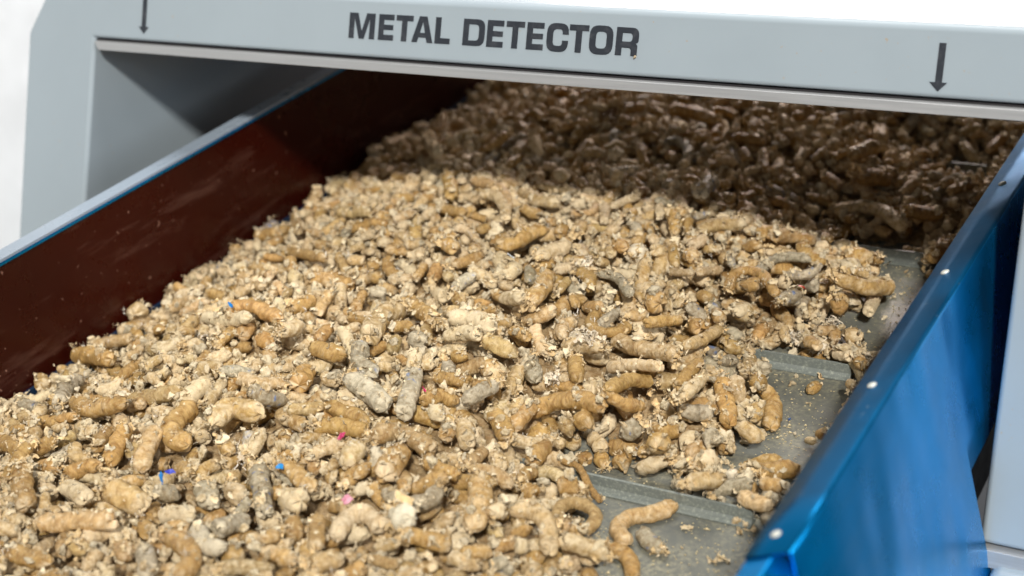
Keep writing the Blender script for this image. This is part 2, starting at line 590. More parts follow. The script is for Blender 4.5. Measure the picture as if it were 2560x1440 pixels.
def glyph(ch):
    T, B = .25, .215
    if ch == 'E':
        return .735, [([(0, 0), (.72, 0), (.72, B), (T, B), (T, .40), (.69, .40), (.69, .60), (T, .60), (T, 1 - B), (.72, 1 - B), (.72, 1), (0, 1)], [0] * 12)]
    if ch == 'T':
        return .79, [([(.27, 0), (.52, 0), (.52, 1 - B), (.79, 1 - B), (.79, 1), (0, 1), (0, 1 - B), (.27, 1 - B)], [0] * 8)]
    if ch == 'L':
        return .69, [([(0, 0), (.69, 0), (.69, B), (T, B), (T, 1), (0, 1)], [0] * 6)]
    if ch == 'M':
        return 1.24, [([(0, 0), (.25, 0), (.25, .74), (.27, .74), (.50, 0), (.74, 0), (.97, .74), (.99, .74), (.99, 0), (1.24, 0), (1.24, 1), (.83, 1), (.63, .32), (.61, .32), (.41, 1), (0, 1)], [0] * 16)]
    if ch == 'A':
        return .975, [([(0, 0), (.255, 0), (.315, .19), (.655, .19), (.715, 0), (.975, 0), (.66, 1), (.315, 1)], [0] * 8), ([(.37, .37), (.60, .37), (.495, .76), (.475, .76)], [0] * 4)]
    if ch == 'D':
        return .96, [([(0, 0), (.96, 0), (.96, 1), (0, 1)], [0, .34, .34, 0]), ([(.25, .2), (.70, .2), (.70, .8), (.25, .8)], [0, .16, .16, 0])]
    if ch == 'O':
        return .95, [([(0, -.02), (.95, -.02), (.95, 1.02), (0, 1.02)], [.36] * 4), ([(.26, .2), (.69, .2), (.69, .8), (.26, .8)], [.16] * 4)]
    if ch == 'C':
        return .90, [([(0, -.02), (.90, -.02), (.90, .40), (.65, .40), (.65, .20), (.26, .20), (.26, .80), (.65, .80), (.65, .62), (.90, .62), (.90, 1.02), (0, 1.02)],
                      [.36, .34, 0, 0, .12, .16, .16, .12, 0, 0, .34, .36])]
    if ch == 'R':
        return .91, [([(0, 0), (.25, 0), (.25, .28), (.63, .28), (.63, 0), (.88, 0), (.88, .40), (.80, .44), (.91, .48), (.91, 1), (0, 1)],
                      [0, 0, 0, .11, 0, 0, .12, 0, .12, .28, 0]), ([(.25, .50), (.66, .50), (.66, .80), (.25, .80)], [0, .13, .13, 0])]


def flat_curve(name, shapes, to3d, thick, mat, parent):
    cu = bpy.data.curves.new(name, 'CURVE')
    cu.dimensions = '2D'
    cu.fill_mode = 'BOTH'
    cu.extrude = 0.0
    for pts in shapes:
        sp = cu.splines.new('POLY')
        sp.points.add(len(pts) - 1)
        for q, (x, y) in zip(sp.points, pts):
            q.co = (x, y, 0, 1)
        sp.use_cyclic_u = True
    tmp = bpy.data.objects.new(name, cu)
    me = bpy.data.meshes.new_from_object(tmp)
    bpy.data.objects.remove(tmp)
    bpy.data.curves.remove(cu)
    bm = bmesh.new()
    bm.from_mesh(me)
    bmesh.ops.remove_doubles(bm, verts=bm.verts, dist=1e-7)
    flat = list(bm.faces)
    r = bmesh.ops.extrude_face_region(bm, geom=flat)
    up = {v for v in r['geom'] if isinstance(v, bmesh.types.BMVert)}
    for v in bm.verts:
        x, s = v.co.x, v.co.y
        v.co = to3d(x, s, thick if v in up else .0003)
    bpy.data.meshes.remove(me)
    return from_bm(name, bm, mat, parent)


LET = [('M', -1.288, -1.2435), ('E', -1.237, -1.2107), ('T', -1.2075, -1.1792), ('A', -1.1803, -1.1452), ('L', -1.1421, -1.1175), ('D', -1.0969, -1.0625),
       ('E', -1.059, -1.0327), ('T', -1.0295, -1.0013), ('E', -.9975, -.9713), ('C', -.9671, -.9349), ('T', -.9339, -.9055), ('O', -.904, -.870), ('R', -.8657, -.8338)]
for word in (LET[:5], LET[5:]):
    shapes = []
    for ch, x0, x1 in word:
        w, polys = glyph(ch)
        for poly, rad in polys:
            shapes.append([(x0 + (x1 - x0) * px / w, .4322 + .0357 * py) for px, py in rounded(poly, rad)])
    flat_curve('lettering', shapes, fp, .0007, M['film'], det)
flat_curve('arrow', [[(-.4552, .4697), (-.4552, .4250), (-.4618, .4250), (-.4510, .4145), (-.4413, .4250), (-.4473, .4250), (-.4473, .4697)]], fp, .0007, M['film'], det)
flat_curve('arrow', [[(-1.6850, .4760), (-1.6850, .4290), (-1.6913, .4290), (-1.6795, .4180), (-1.6702, .4290), (-1.6762, .4290), (-1.6762, .4760)]], fp, .0007, M['film'], det)

# ---------------------------------------------------------------- belt conveyor
Y0C, Y1C = 0.30, 3.30
WH = 0.209
conv = empty('belt_conveyor', (-1.0, 1.0, 0.0))
tag(conv, 'inclined cleated conveyor with dark belt between a maroon left guard and a blue right guard', 'conveyor')
bm = bmesh.new()
box(bm, XL, XR, Y0C, Y1C, -.008, 0)
belt = from_bm('belt', bm, M['belt'], conv)
for y in CLEAT_Y + [2.908]:
    bm = bmesh.new()
    prof = [(-.0105, .0002), (-.0105, .0022), (-.0050, .0042), (-.0024, .0075), (-.0020, .0205), (.0016, .0205), (.0018, .0075), (.0045, .0042), (.0085, .0022), (.0085, .0002)]
    prism(bm, [(-1.477, y + a, b) for a, b in prof], (0, 0, 0), (.930, 0, 0))
    cl = from_bm('cleat', bm, M['cleat'], None, bevel=.0005, segs=2)
    cl.parent = belt
bm = bmesh.new()
box(bm, XL - .012, XL, Y0C, Y1C, -.20, WH)
lg = from_bm('side_guard', bm, M['maroon'], conv)
lg['label'] = 'maroon left side guard'
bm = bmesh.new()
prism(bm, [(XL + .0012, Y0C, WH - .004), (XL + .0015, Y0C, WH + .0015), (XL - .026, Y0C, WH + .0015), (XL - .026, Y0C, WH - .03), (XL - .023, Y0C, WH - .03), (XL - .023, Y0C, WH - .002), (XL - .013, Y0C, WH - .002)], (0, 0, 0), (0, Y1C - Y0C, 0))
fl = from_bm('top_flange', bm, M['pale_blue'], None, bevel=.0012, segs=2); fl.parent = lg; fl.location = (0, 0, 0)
bm = bmesh.new()
box(bm, XL, XL + .006, Y0C, Y1C, .0005, .014)
bm = bmesh.new()
box(bm, XL + .0002, XL + .0022, Y0C, Y1C, WH - .0074, WH - .0042)
lip = from_bm('folded_lip', bm, M['blue'], None); lip.parent = lg
bm = bmesh.new()
box(bm, XL, XL + .006, Y0C, Y1C, .0005, .014)
sl = from_bm('seal_strip', bm, M['navy'], None); sl.parent = lg
# right guard: wall, flat flange with screws, skirt folded down and out
XB = -.3888


def skx(z):
    return XB + (WH - z) * .1936


bm = bmesh.new()
box(bm, XR, XR + .008, Y0C, Y1C, -.02, .184)
rg = from_bm('side_guard', bm, M['maroon'], conv)
rg['label'] = 'right side guard under the blue flange'
bm = bmesh.new()
t = .003
# rolled section: flange then skirt, near part reaches further down
NEAR, STEP, FAR = 0.965, 1.4067, Y1C


def skirt_poly(zlow):
    return [(XR, 0, WH), (XB - .002, 0, WH + .0005), (XB, 0, WH - .001), (skx(zlow), 0, zlow), (skx(zlow) - t, 0, zlow), (XB - t - .001, 0, WH - t - .001), (XR, 0, WH - t)]


# one sheet cut to its outline: outer face grid, then solidified
ys = [NEAR, 1.06, 1.16, 1.26, 1.34, STEP - .001, STEP + .001, 1.6, 1.9, 2.3, 2.8, FAR]


def zl(y):
    return -.36 if y < STEP else .016


rows = []
FZ = .190        # flange tipped towards the belt so that it takes less sun
for y in ys:
    z1 = zl(y)
    zs = [WH - .0060] + [WH - (WH - z1) * k / 6 for k in range(1, 7)]
    row = [bm.verts.new((XR - .0004, y, FZ)), bm.verts.new((XR + .020, y, FZ + .009)), bm.verts.new((XB - .0060, y, WH - .0026)), bm.verts.new((XB - .0034, y, WH - .0018)), bm.verts.new((XB - .0012, y, WH - .0019)), bm.verts.new((XB + .0001, y, WH - .0032))]
    row += [bm.verts.new((skx(z), y, z)) for z in zs]
    rows.append(row)
for a, b in zip(rows, rows[1:]):
    for i in range(len(a) - 1):
        bm.faces.new((a[i], b[i], b[i + 1], a[i + 1]))
sk = from_bm('blue_skirt', bm, M['blue'], None, smooth=False)
sk.parent = rg
so = sk.modifiers.new('thick', 'SOLIDIFY'); so.thickness = t; so.offset = -1
for p in sk.data.polygons: p.use_smooth = True
sk.data.materials.append(M['blue_shaded'])
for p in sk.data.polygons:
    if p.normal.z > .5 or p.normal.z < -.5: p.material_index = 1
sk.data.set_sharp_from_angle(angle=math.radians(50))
# next guard panel nearer the viewer, overlapping under the first
bm = bmesh.new()
pl = [(XR, 0, .186), (-.407, 0, .198), (-.300, 0, .112), (-.285, 0, -.30), (-.289, 0, -.30), (-.304, 0, .108), (-.409, 0, .193), (XR, 0, .182)]
prism(bm, [Vector(p) for p in pl], (0, Y0C, 0), (0, NEAR + .012, 0))
nx = from_bm('near_skirt', bm, M['blue'], None, bevel=.002, segs=2); nx.parent = rg
for y in (0.739, 1.0029, 1.2693, 1.5328, 1.793, 2.0566, 2.320):
    bm = bmesh.new()
    bmesh.ops.create_uvsphere(bm, u_segments=20, v_segments=10, radius=.0052)
    for v in bm.verts: v.co.z *= .42
    bmesh.ops.delete(bm, geom=[v for v in bm.verts if v.co.z < -.0009], context='VERTS')
    sc_ = from_bm('screw', bm, M['screw'], None, smooth=True)
    sc_.parent = sk; sc_.location = (-.4150, y * .9975 - .006, .1990); sc_.rotation_euler = (0, math.radians(-23), 0)
bm = bmesh.new()
box(bm, XL + .03, XR - .004, Y0C, Y1C, -.30, -.06)
box(bm, XL + .02, XL + .06, Y0C, Y1C, -.06, -.009)
box(bm, XR - .06, XR - .004, Y0C, Y1C, -.06, -.009)
from_bm('bed_frame', bm, M['dark'], conv)
for o in conv.children:
    pass
HAND = [
('g', 12.1, [[-1068,2190,92],[-1032,2193,91],[-975,2163,89]]),
('g', 11.9, [[-733,2282,53],[-708,2213,61]]),
('s', 11.8, [[-997,2138,86],[-980,2122,86]]),
('t', 9.4, [[-1592,2155,13],[-1551,2006,57]]),
('t', 9.3, [[-1592,2144,8],[-1592,2078,24],[-1582,1996,43]]),
('g', 9.2, [[-925,2086,93],[-904,2102,90],[-867,2105,87]]),
('t', 9.9, [[-1245,1954,93],[-1253,1995,90],[-1239,2024,87]]),
('t', 10.3, [[-1460,2005,74],[-1342,1869,114]]),
('s', 8.4, [[-1021,2054,90],[-1001,2066,90],[-972,2041,91],[-958,2009,91]]),
('t', 11.9, [[-714,2085,85],[-706,2108,84],[-692,2134,84]]),
('t', 11.8, [[-684,2168,54],[-643,2150,48]]),
('t', 9.3, [[-1021,1871,96],[-1016,1883,110]]),
('g', 11.2, [[-1133,1883,94],[-1121,1892,88]]),
('t', 12.0, [[-1111,1856,103],[-1105,1869,101]]),
('g', 14.2, [[-686,2028,79],[-651,2065,59]]),
('t', 9.5, [[-750,2057,59],[-720,2044,47]]),
('g', 11.1, [[-1291,1816,102],[-1241,1749,99]]),
('t', 7.2, [[-1233,1825,94],[-1201,1838,96]]),
('s', 12.2, [[-870,1858,106],[-872,1907,102]]),
('t', 9.3, [[-1232,1807,105],[-1169,1776,109],[-1117,1713,112]]),
('s', 11.2, [[-855,1825,118],[-866,1886,108]]),
('s', 9.3, [[-950,1901,86],[-938,1914,87]]),
('t', 7.8, [[-1148,1852,87],[-1108,1842,88],[-1068,1833,90]]),
('t', 11.5, [[-1150,1811,92],[-1107,1777,98],[-1063,1763,105]]),
('t', 10.4, [[-1591,1843,28],[-1542,1772,43]]),
('t', 8.2, [[-1166,1721,126],[-1145,1724,124],[-1110,1693,121],[-1091,1660,119]]),
('t', 6.7, [[-971,1770,106],[-967,1801,103],[-956,1825,100]]),
('t', 8.3, [[-849,1895,82],[-834,1898,79]]),
('t', 6.7, [[-927,1816,107],[-916,1848,94]]),
('t', 5.9, [[-1021,1735,104],[-997,1751,103],[-1004,1781,102]]),
('t', 8.1, [[-961,1721,105],[-993,1786,99]]),
('t', 7.3, [[-901,1781,109],[-886,1753,109]]),
('t', 10.8, [[-708,1988,36],[-654,1995,43],[-586,1930,51]]),
('g', 7.6, [[-1263,1717,93],[-1189,1701,102]]),
('g', 11.1, [[-590,1955,63],[-570,1977,53],[-553,1998,42]]),
('g', 8.7, [[-868,1762,114],[-853,1727,97]]),
('g', 8.3, [[-1096,1745,94],[-1084,1748,91]]),
('t', 9.4, [[-1409,1677,86],[-1332,1661,103]]),
('g', 8.1, [[-1568,1751,27],[-1424,1588,90]]),
('g', 8.1, [[-1048,1715,105],[-1041,1707,96]]),
('g', 8.2, [[-1363,1614,86],[-1314,1644,95]]),
('t', 10.8, [[-832,1762,88],[-808,1785,92],[-773,1789,94]]),
('t', 10.2, [[-990,1688,100],[-995,1716,99]]),
('s', 10.1, [[-1592,1683,23],[-1585,1718,25]]),
('g', 9.4, [[-1010,1673,101],[-1016,1697,102]]),
('t', 7.9, [[-985,1723,91],[-951,1730,90]]),
('g', 12.2, [[-1061,1594,115],[-1049,1607,112],[-1044,1644,110],[-1031,1671,107]]),
('g', 10.9, [[-731,1792,80],[-721,1830,62],[-697,1855,48]]),
('t', 8.3, [[-799,1774,68],[-784,1812,57]]),
('g', 10.7, [[-1137,1564,124],[-1114,1559,115]]),
('g', 8.5, [[-838,1731,86],[-813,1751,80]]),
('g', 10.4, [[-907,1650,110],[-887,1641,112]]),
('g', 11.9, [[-537,1892,24],[-521,1925,33]]),
('t', 11.2, [[-989,1581,113],[-984,1609,109],[-975,1636,104]]),
('g', 7.6, [[-834,1681,102],[-818,1651,88]]),
('t', 7.7, [[-762,1786,40],[-768,1832,35]]),
('w', 13.0, [[-878,1645,97],[-882,1674,92]]),
('t', 9.7, [[-847,1652,108],[-843,1667,95],[-838,1638,79]]),
('t', 8.2, [[-930,1657,94],[-901,1626,106]]),
('g', 7.5, [[-1417,1554,73],[-1295,1488,111]]),
('g', 10.5, [[-819,1693,87],[-801,1682,87]]),
('g', 13.7, [[-633,1831,46],[-604,1823,41]]),
('g', 10.3, [[-823,1700,79],[-809,1696,78]]),
('g', 8.1, [[-539,1900,23],[-529,1885,27]]),
('s', 7.8, [[-717,1698,70],[-717,1743,65],[-706,1771,60],[-676,1782,56]]),
('s', 6.3, [[-770,1724,71],[-749,1686,83]]),
('g', 10.2, [[-825,1580,127],[-826,1566,107],[-818,1548,87]]),
('s', 7.1, [[-682,1719,60],[-656,1716,66],[-642,1736,72]]),
('p', 10.9, [[-623,1775,56],[-607,1789,51]]),
('g', 7.6, [[-735,1636,71],[-744,1678,71],[-731,1697,71],[-705,1686,72],[-669,1641,72]]),
('t', 6.9, [[-777,1636,92],[-770,1690,69]]),
('g', 9.5, [[-926,1578,100],[-906,1564,99],[-891,1539,98]]),
('t', 6.5, [[-620,1753,53],[-608,1766,54],[-583,1759,56]]),
('t', 6.1, [[-817,1633,87],[-780,1624,96]]),
('g', 6.5, [[-532,1871,7],[-526,1863,17]]),
('g', 11.4, [[-942,1468,104],[-944,1498,105],[-952,1529,106],[-957,1545,107]]),
('s', 7.3, [[-896,1579,99],[-864,1570,102],[-824,1526,106]]),
('g', 7.8, [[-641,1737,36],[-645,1777,35]]),
('g', 10.8, [[-610,1716,68],[-592,1727,56],[-574,1740,45],[-558,1777,33]]),
('t', 8.0, [[-816,1626,66],[-800,1638,75]]),
('p', 11.0, [[-1573,1484,36],[-1558,1481,36]]),
('t', 9.1, [[-682,1689,61],[-670,1688,68]]),
('g', 11.9, [[-808,1550,90],[-825,1569,99]]),
('g', 10.5, [[-715,1644,76],[-700,1651,78]]),
('s', 9.1, [[-660,1735,39],[-646,1728,44]]),
('t', 13.3, [[-831,1557,98],[-802,1562,91]]),
('g', 5.9, [[-961,1566,65],[-940,1568,65]]),
('s', 10.4, [[-664,1648,61],[-653,1678,56]]),
('g', 8.7, [[-779,1642,54],[-760,1625,60]]),
('t', 9.4, [[-581,1758,8],[-582,1792,8]]),
('s', 12.0, [[-667,1670,55],[-654,1674,49]]),
('g', 13.0, [[-607,1703,45],[-597,1697,37]]),
('g', 10.9, [[-1069,1477,83],[-1055,1478,88]]),
('g', 11.9, [[-804,1553,90],[-794,1550,90]]),
('p', 10.0, [[-997,1490,91],[-954,1468,109]]),
('g', 8.5, [[-915,1535,81],[-893,1524,87]]),
('p', 8.4, [[-567,1710,26],[-578,1773,14]]),
('g', 11.2, [[-602,1684,54],[-599,1691,32]]),
('g', 14.7, [[-802,1543,91],[-792,1540,91]]),
('g', 11.2, [[-1273,1377,90],[-1266,1412,83]]),
('s', 9.4, [[-755,1556,84],[-737,1560,68]]),
('g', 11.1, [[-1115,1447,82],[-1059,1410,89]]),
('g', 11.0, [[-1325,1313,114],[-1302,1328,113],[-1240,1314,112]]),
('g', 12.3, [[-710,1596,68],[-689,1598,58]]),
('t', 16.2, [[-1586,1387,31],[-1578,1372,35]]),
('t', 14.4, [[-1101,1324,104],[-1125,1384,95],[-1125,1426,86]]),
('p', 9.6, [[-701,1582,70],[-696,1610,60]]),
('g', 7.9, [[-845,1533,75],[-868,1520,76],[-864,1487,77],[-844,1466,78],[-820,1472,79],[-811,1490,79]]),
('t', 9.6, [[-957,1476,71],[-932,1466,84],[-912,1474,94]]),
('g', 8.7, [[-730,1580,68],[-717,1572,59]]),
('t', 11.2, [[-1048,1434,89],[-1024,1432,90],[-976,1423,90]]),
('t', 9.7, [[-820,1508,83],[-803,1526,80]]),
('p', 12.0, [[-1026,1405,100],[-997,1410,101],[-958,1396,102]]),
('t', 10.0, [[-1409,1293,70],[-1411,1327,77]]),
('p', 9.4, [[-1386,1321,85],[-1323,1299,103],[-1269,1286,122]]),
('g', 8.1, [[-777,1485,95],[-754,1525,79]]),
('t', 7.6, [[-915,1497,67],[-892,1453,66]]),
('g', 7.2, [[-780,1477,95],[-769,1496,89],[-752,1520,83]]),
('t', 8.4, [[-902,1475,80],[-880,1438,79]]),
('g', 9.1, [[-755,1569,50],[-736,1556,54]]),
('g', 11.0, [[-745,1542,65],[-731,1533,68]]),
('g', 8.3, [[-1090,1357,101],[-1081,1385,90]]),
('p', 11.4, [[-1197,1264,127],[-1194,1300,115]]),
('t', 7.1, [[-718,1475,79],[-715,1515,65],[-720,1568,51]]),
('t', 7.7, [[-718,1460,83],[-713,1499,71],[-712,1550,60]]),
('s', 8.8, [[-614,1653,23],[-596,1665,13]]),
('t', 8.3, [[-610,1634,30],[-594,1651,26]]),
('g', 7.8, [[-950,1431,80],[-916,1412,87]]),
('t', 2.6, [[-851,1453,85],[-832,1440,88]]),
('p', 10.4, [[-1018,1375,90],[-993,1377,98],[-956,1361,110]]),
('g', 10.0, [[-581,1660,17],[-564,1666,9]]),
('g', 10.6, [[-576,1644,24],[-557,1639,28]]),
('t', 8.0, [[-1574,1281,30],[-1543,1285,38],[-1514,1295,44]]),
('s', 12.6, [[-1067,1368,83],[-1047,1361,85]]),
('t', 10.9, [[-952,1366,102],[-935,1368,94],[-918,1375,82]]),
('g', 8.0, [[-610,1593,38],[-588,1576,43]]),
('t', 10.7, [[-820,1469,67],[-789,1454,73],[-756,1444,77],[-718,1436,83]]),
('t', 9.9, [[-877,1437,69],[-847,1428,77],[-812,1417,89]]),
('s', 11.0, [[-1090,1289,111],[-1075,1265,102],[-1048,1255,95]]),
('g', 11.1, [[-1156,1274,104],[-1126,1270,104],[-1106,1272,104]]),
('t', 10.4, [[-1413,1235,75],[-1408,1240,76]]),
('g', 11.7, [[-1590,1258,24],[-1530,1229,48],[-1449,1197,75]]),
('p', 7.8, [[-573,1592,27],[-547,1577,35]]),
('p', 8.9, [[-1013,1280,82],[-1027,1319,93]]),
('s', 9.4, [[-933,1438,44],[-921,1418,39]]),
('t', 8.5, [[-652,1488,39],[-668,1543,30]]),
('s', 11.0, [[-913,1407,61],[-901,1388,57],[-886,1369,53]]),
('g', 10.1, [[-846,1404,73],[-826,1374,62]]),
('g', 8.4, [[-537,1576,32],[-525,1561,32]]),
('g', 8.2, [[-697,1388,70],[-694,1413,73],[-691,1444,76]]),
('t', 8.2, [[-805,1420,58],[-767,1407,75],[-720,1392,91]]),
('g', 12.4, [[-945,1355,70],[-922,1337,70]]),
('t', 10.0, [[-1284,1179,93],[-1276,1198,92],[-1259,1207,91]]),
('s', 8.2, [[-1239,1191,101],[-1209,1210,90]]),
('g', 14.2, [[-1147,1244,88],[-1124,1199,96]]),
('s', 11.0, [[-960,1191,93],[-982,1238,95],[-998,1274,97]]),
('g', 10.1, [[-633,1472,49],[-620,1463,39]]),
('t', 9.5, [[-650,1458,50],[-641,1442,30]]),
('s', 13.5, [[-1067,1229,100],[-1041,1227,92],[-999,1205,86]]),
('t', 8.9, [[-1192,1169,110],[-1162,1172,106],[-1141,1193,101]]),
('g', 10.2, [[-1574,1173,35],[-1549,1154,38]]),
('g', 10.6, [[-667,1451,48],[-652,1423,42],[-630,1384,35]]),
('p', 12.8, [[-1256,1123,83],[-1257,1154,86],[-1256,1181,88]]),
('s', 11.1, [[-1439,1090,69],[-1472,1131,63],[-1479,1162,56]]),
('t', 8.7, [[-672,1340,85],[-672,1376,79],[-675,1410,70]]),
('g', 10.1, [[-760,1329,86],[-756,1374,74],[-740,1401,61]]),
('t', 6.4, [[-529,1517,32],[-519,1508,36]]),
('s', 9.9, [[-920,1263,78],[-892,1291,90]]),
('g', 8.0, [[-582,1524,7],[-579,1542,7]]),
('g', 8.7, [[-862,1372,48],[-841,1373,49],[-820,1368,49]]),
('g', 10.7, [[-622,1477,31],[-610,1470,14],[-596,1429,9]]),
('s', 10.3, [[-1138,1132,127],[-1127,1143,111],[-1126,1169,90]]),
('t', 10.5, [[-1344,1125,73],[-1304,1131,84],[-1272,1143,92]]),
('g', 8.7, [[-763,1327,82],[-745,1338,64],[-738,1366,46]]),
('g', 9.9, [[-959,1230,89],[-950,1253,84],[-934,1259,75]]),
('g', 11.8, [[-863,1310,42],[-840,1329,51],[-802,1328,64],[-760,1312,73]]),
('g', 11.3, [[-1413,1096,76],[-1369,1072,86],[-1332,1077,95],[-1305,1080,104]]),
('w', 7.9, [[-1054,1215,77],[-1049,1215,77]]),
('s', 8.4, [[-1516,1087,55],[-1491,1099,46]]),
('g', 9.9, [[-1057,1171,97],[-1035,1172,91],[-1003,1170,86]]),
('g', 9.7, [[-852,1256,57],[-852,1280,60],[-853,1299,62]]),
('s', 9.6, [[-692,1383,43],[-679,1386,38],[-660,1396,33]]),
('g', 13.4, [[-1220,1107,97],[-1218,1074,97],[-1199,1048,97],[-1171,1041,97]]),
('g', 14.7, [[-1152,1074,109],[-1161,1113,106],[-1124,1120,102]]),
('p', 11.2, [[-932,1212,92],[-924,1211,88]]),
('g', 11.3, [[-788,1308,56],[-774,1297,52]]),
('g', 11.9, [[-876,1258,67],[-840,1225,67]]),
('t', 8.6, [[-807,1296,56],[-797,1293,38]]),
('t', 10.8, [[-906,1229,67],[-872,1188,70]]),
('g', 9.8, [[-613,1378,37],[-589,1378,25]]),
('s', 12.6, [[-738,1319,35],[-720,1328,44]]),
('g', 10.7, [[-1046,1132,93],[-1025,1149,87],[-992,1157,83]]),
('g', 11.0, [[-1255,993,82],[-1263,1016,88],[-1268,1041,98]]),
('t', 11.7, [[-1197,989,90],[-1209,1017,100],[-1216,1039,108]]),
('s', 9.5, [[-639,1346,44],[-629,1335,32]]),
('t', 11.4, [[-964,1134,96],[-944,1154,93],[-901,1143,92],[-890,1138,89]]),
('g', 9.2, [[-912,1201,72],[-904,1193,72]]),
('g', 7.5, [[-531,1419,19],[-521,1413,23]]),
('s', 9.7, [[-1129,1092,84],[-1117,1099,77]]),
('p', 9.7, [[-791,1331,10],[-764,1310,14]]),
('g', 9.1, [[-1451,997,69],[-1394,978,78],[-1357,981,87],[-1340,990,95]]),
('g', 13.6, [[-682,1295,53],[-673,1277,58]]),
('t', 4.8, [[-545,1415,9],[-534,1408,15]]),
('g', 9.5, [[-1138,1067,93],[-1114,1052,91]]),
('g', 10.6, [[-808,1221,42],[-808,1257,43]]),
('p', 9.3, [[-1012,1072,96],[-1004,1090,95],[-990,1106,94]]),
('t', 11.5, [[-960,1071,98],[-959,1101,104]]),
('g', 14.7, [[-904,1070,98],[-924,1127,88]]),
('t', 10.3, [[-852,1212,47],[-833,1189,47]]),
('g', 9.9, [[-759,1294,15],[-752,1287,9]]),
('g', 8.9, [[-784,1293,8],[-775,1289,8]]),
('g', 12.0, [[-733,1298,15],[-727,1289,10]]),
('p', 11.6, [[-621,1278,43],[-616,1300,40]]),
('p', 10.9, [[-702,1285,15],[-686,1285,24],[-671,1293,29]]),
('g', 7.3, [[-590,1329,14],[-577,1352,11],[-561,1367,8]]),
('p', 9.4, [[-1083,1072,75],[-1074,1076,74]]),
('g', 4.2, [[-776,1235,41],[-757,1238,35],[-739,1223,28],[-733,1221,20],[-718,1213,13]]),
('g', 9.4, [[-1040,1055,92],[-1006,1039,94],[-969,1021,96]]),
('g', 8.1, [[-887,1125,83],[-858,1121,80],[-845,1124,76]]),
('g', 10.0, [[-1277,948,87],[-1261,962,92],[-1245,968,97]]),
('s', 10.5, [[-1062,1041,88],[-1036,1011,86],[-1004,977,83]]),
('g', 11.6, [[-1329,929,97],[-1285,891,104],[-1247,863,110]]),
('g', 10.8, [[-570,1322,16],[-555,1339,13],[-537,1353,9]]),
('w', 7.7, [[-600,1312,14],[-594,1308,18]]),
('g', 8.9, [[-878,1080,76],[-856,1086,87],[-841,1093,95]]),
('t', 10.2, [[-617,1237,46],[-602,1256,43],[-590,1268,39]]),
('g', 12.4, [[-747,1186,50],[-735,1186,42]]),
('g', 13.2, [[-824,1132,67],[-796,1089,72],[-780,1045,77]]),
('g', 7.7, [[-888,1077,87],[-873,1064,88]]),
('s', 9.2, [[-600,1266,23],[-584,1279,22],[-568,1293,20]]),
('s', 12.9, [[-1103,990,86],[-1065,961,90]]),
('t', 10.8, [[-1249,924,94],[-1201,906,99]]),
('g', 10.2, [[-789,1168,43],[-772,1165,38]]),
('t', 15.2, [[-1188,932,101],[-1160,929,96],[-1139,929,91]]),
('t', 10.3, [[-1067,995,90],[-1047,989,82]]),
('s', 10.0, [[-891,1053,88],[-859,1039,90],[-837,1050,91],[-835,1072,92]]),
('s', 9.9, [[-1136,951,98],[-1124,966,83]]),
('p', 9.3, [[-565,1259,26],[-543,1250,30],[-525,1243,34]]),
('t', 12.6, [[-987,993,94],[-961,990,102]]),
('t', 7.1, [[-719,1117,44],[-733,1150,41],[-728,1168,38],[-710,1171,35],[-694,1159,33],[-694,1138,29]]),
('t', 9.5, [[-659,1160,8],[-679,1178,8],[-676,1203,8],[-655,1217,8],[-639,1241,8]]),
('t', 10.0, [[-763,1103,63],[-743,1112,60],[-720,1101,55],[-701,1068,51]]),
('p', 9.7, [[-772,1076,79],[-762,1084,74]]),
('p', 10.0, [[-1112,932,83],[-1065,930,99]]),
('p', 10.4, [[-893,961,92],[-904,994,90],[-890,1010,89],[-862,997,87]]),
('w', 16.2, [[-845,1007,101],[-828,1005,103]]),
('g', 8.6, [[-928,977,96],[-898,932,97]]),
('t', 11.5, [[-1218,850,101],[-1181,863,104],[-1128,878,109]]),
('s', 11.0, [[-1013,912,103],[-1009,950,91]]),
('g', 7.7, [[-759,1085,46],[-740,1094,49]]),
('s', 9.7, [[-1035,906,101],[-1002,881,107],[-977,881,111]]),
('s', 9.1, [[-653,1182,8],[-633,1169,8],[-620,1164,8]]),
('g', 9.7, [[-827,992,89],[-807,998,87],[-779,1000,85]]),
('g', 10.7, [[-1047,878,109],[-1016,869,112],[-989,847,113],[-988,825,115]]),
('t', 8.7, [[-977,922,95],[-967,922,90]]),
('t', 9.9, [[-692,1085,55],[-674,1092,47],[-653,1101,36]]),
('p', 9.4, [[-729,1053,60],[-724,1057,58]]),
('t', 10.0, [[-1161,847,88],[-1145,843,89]]),
('g', 8.8, [[-670,1146,8],[-646,1136,8],[-626,1110,8]]),
('s', 9.7, [[-1068,859,101],[-1025,821,108]]),
('t', 10.0, [[-1103,856,95],[-1077,844,102]]),
('g', 10.3, [[-1216,807,92],[-1162,808,93]]),
('t', 10.5, [[-884,907,95],[-868,933,91]]),
]
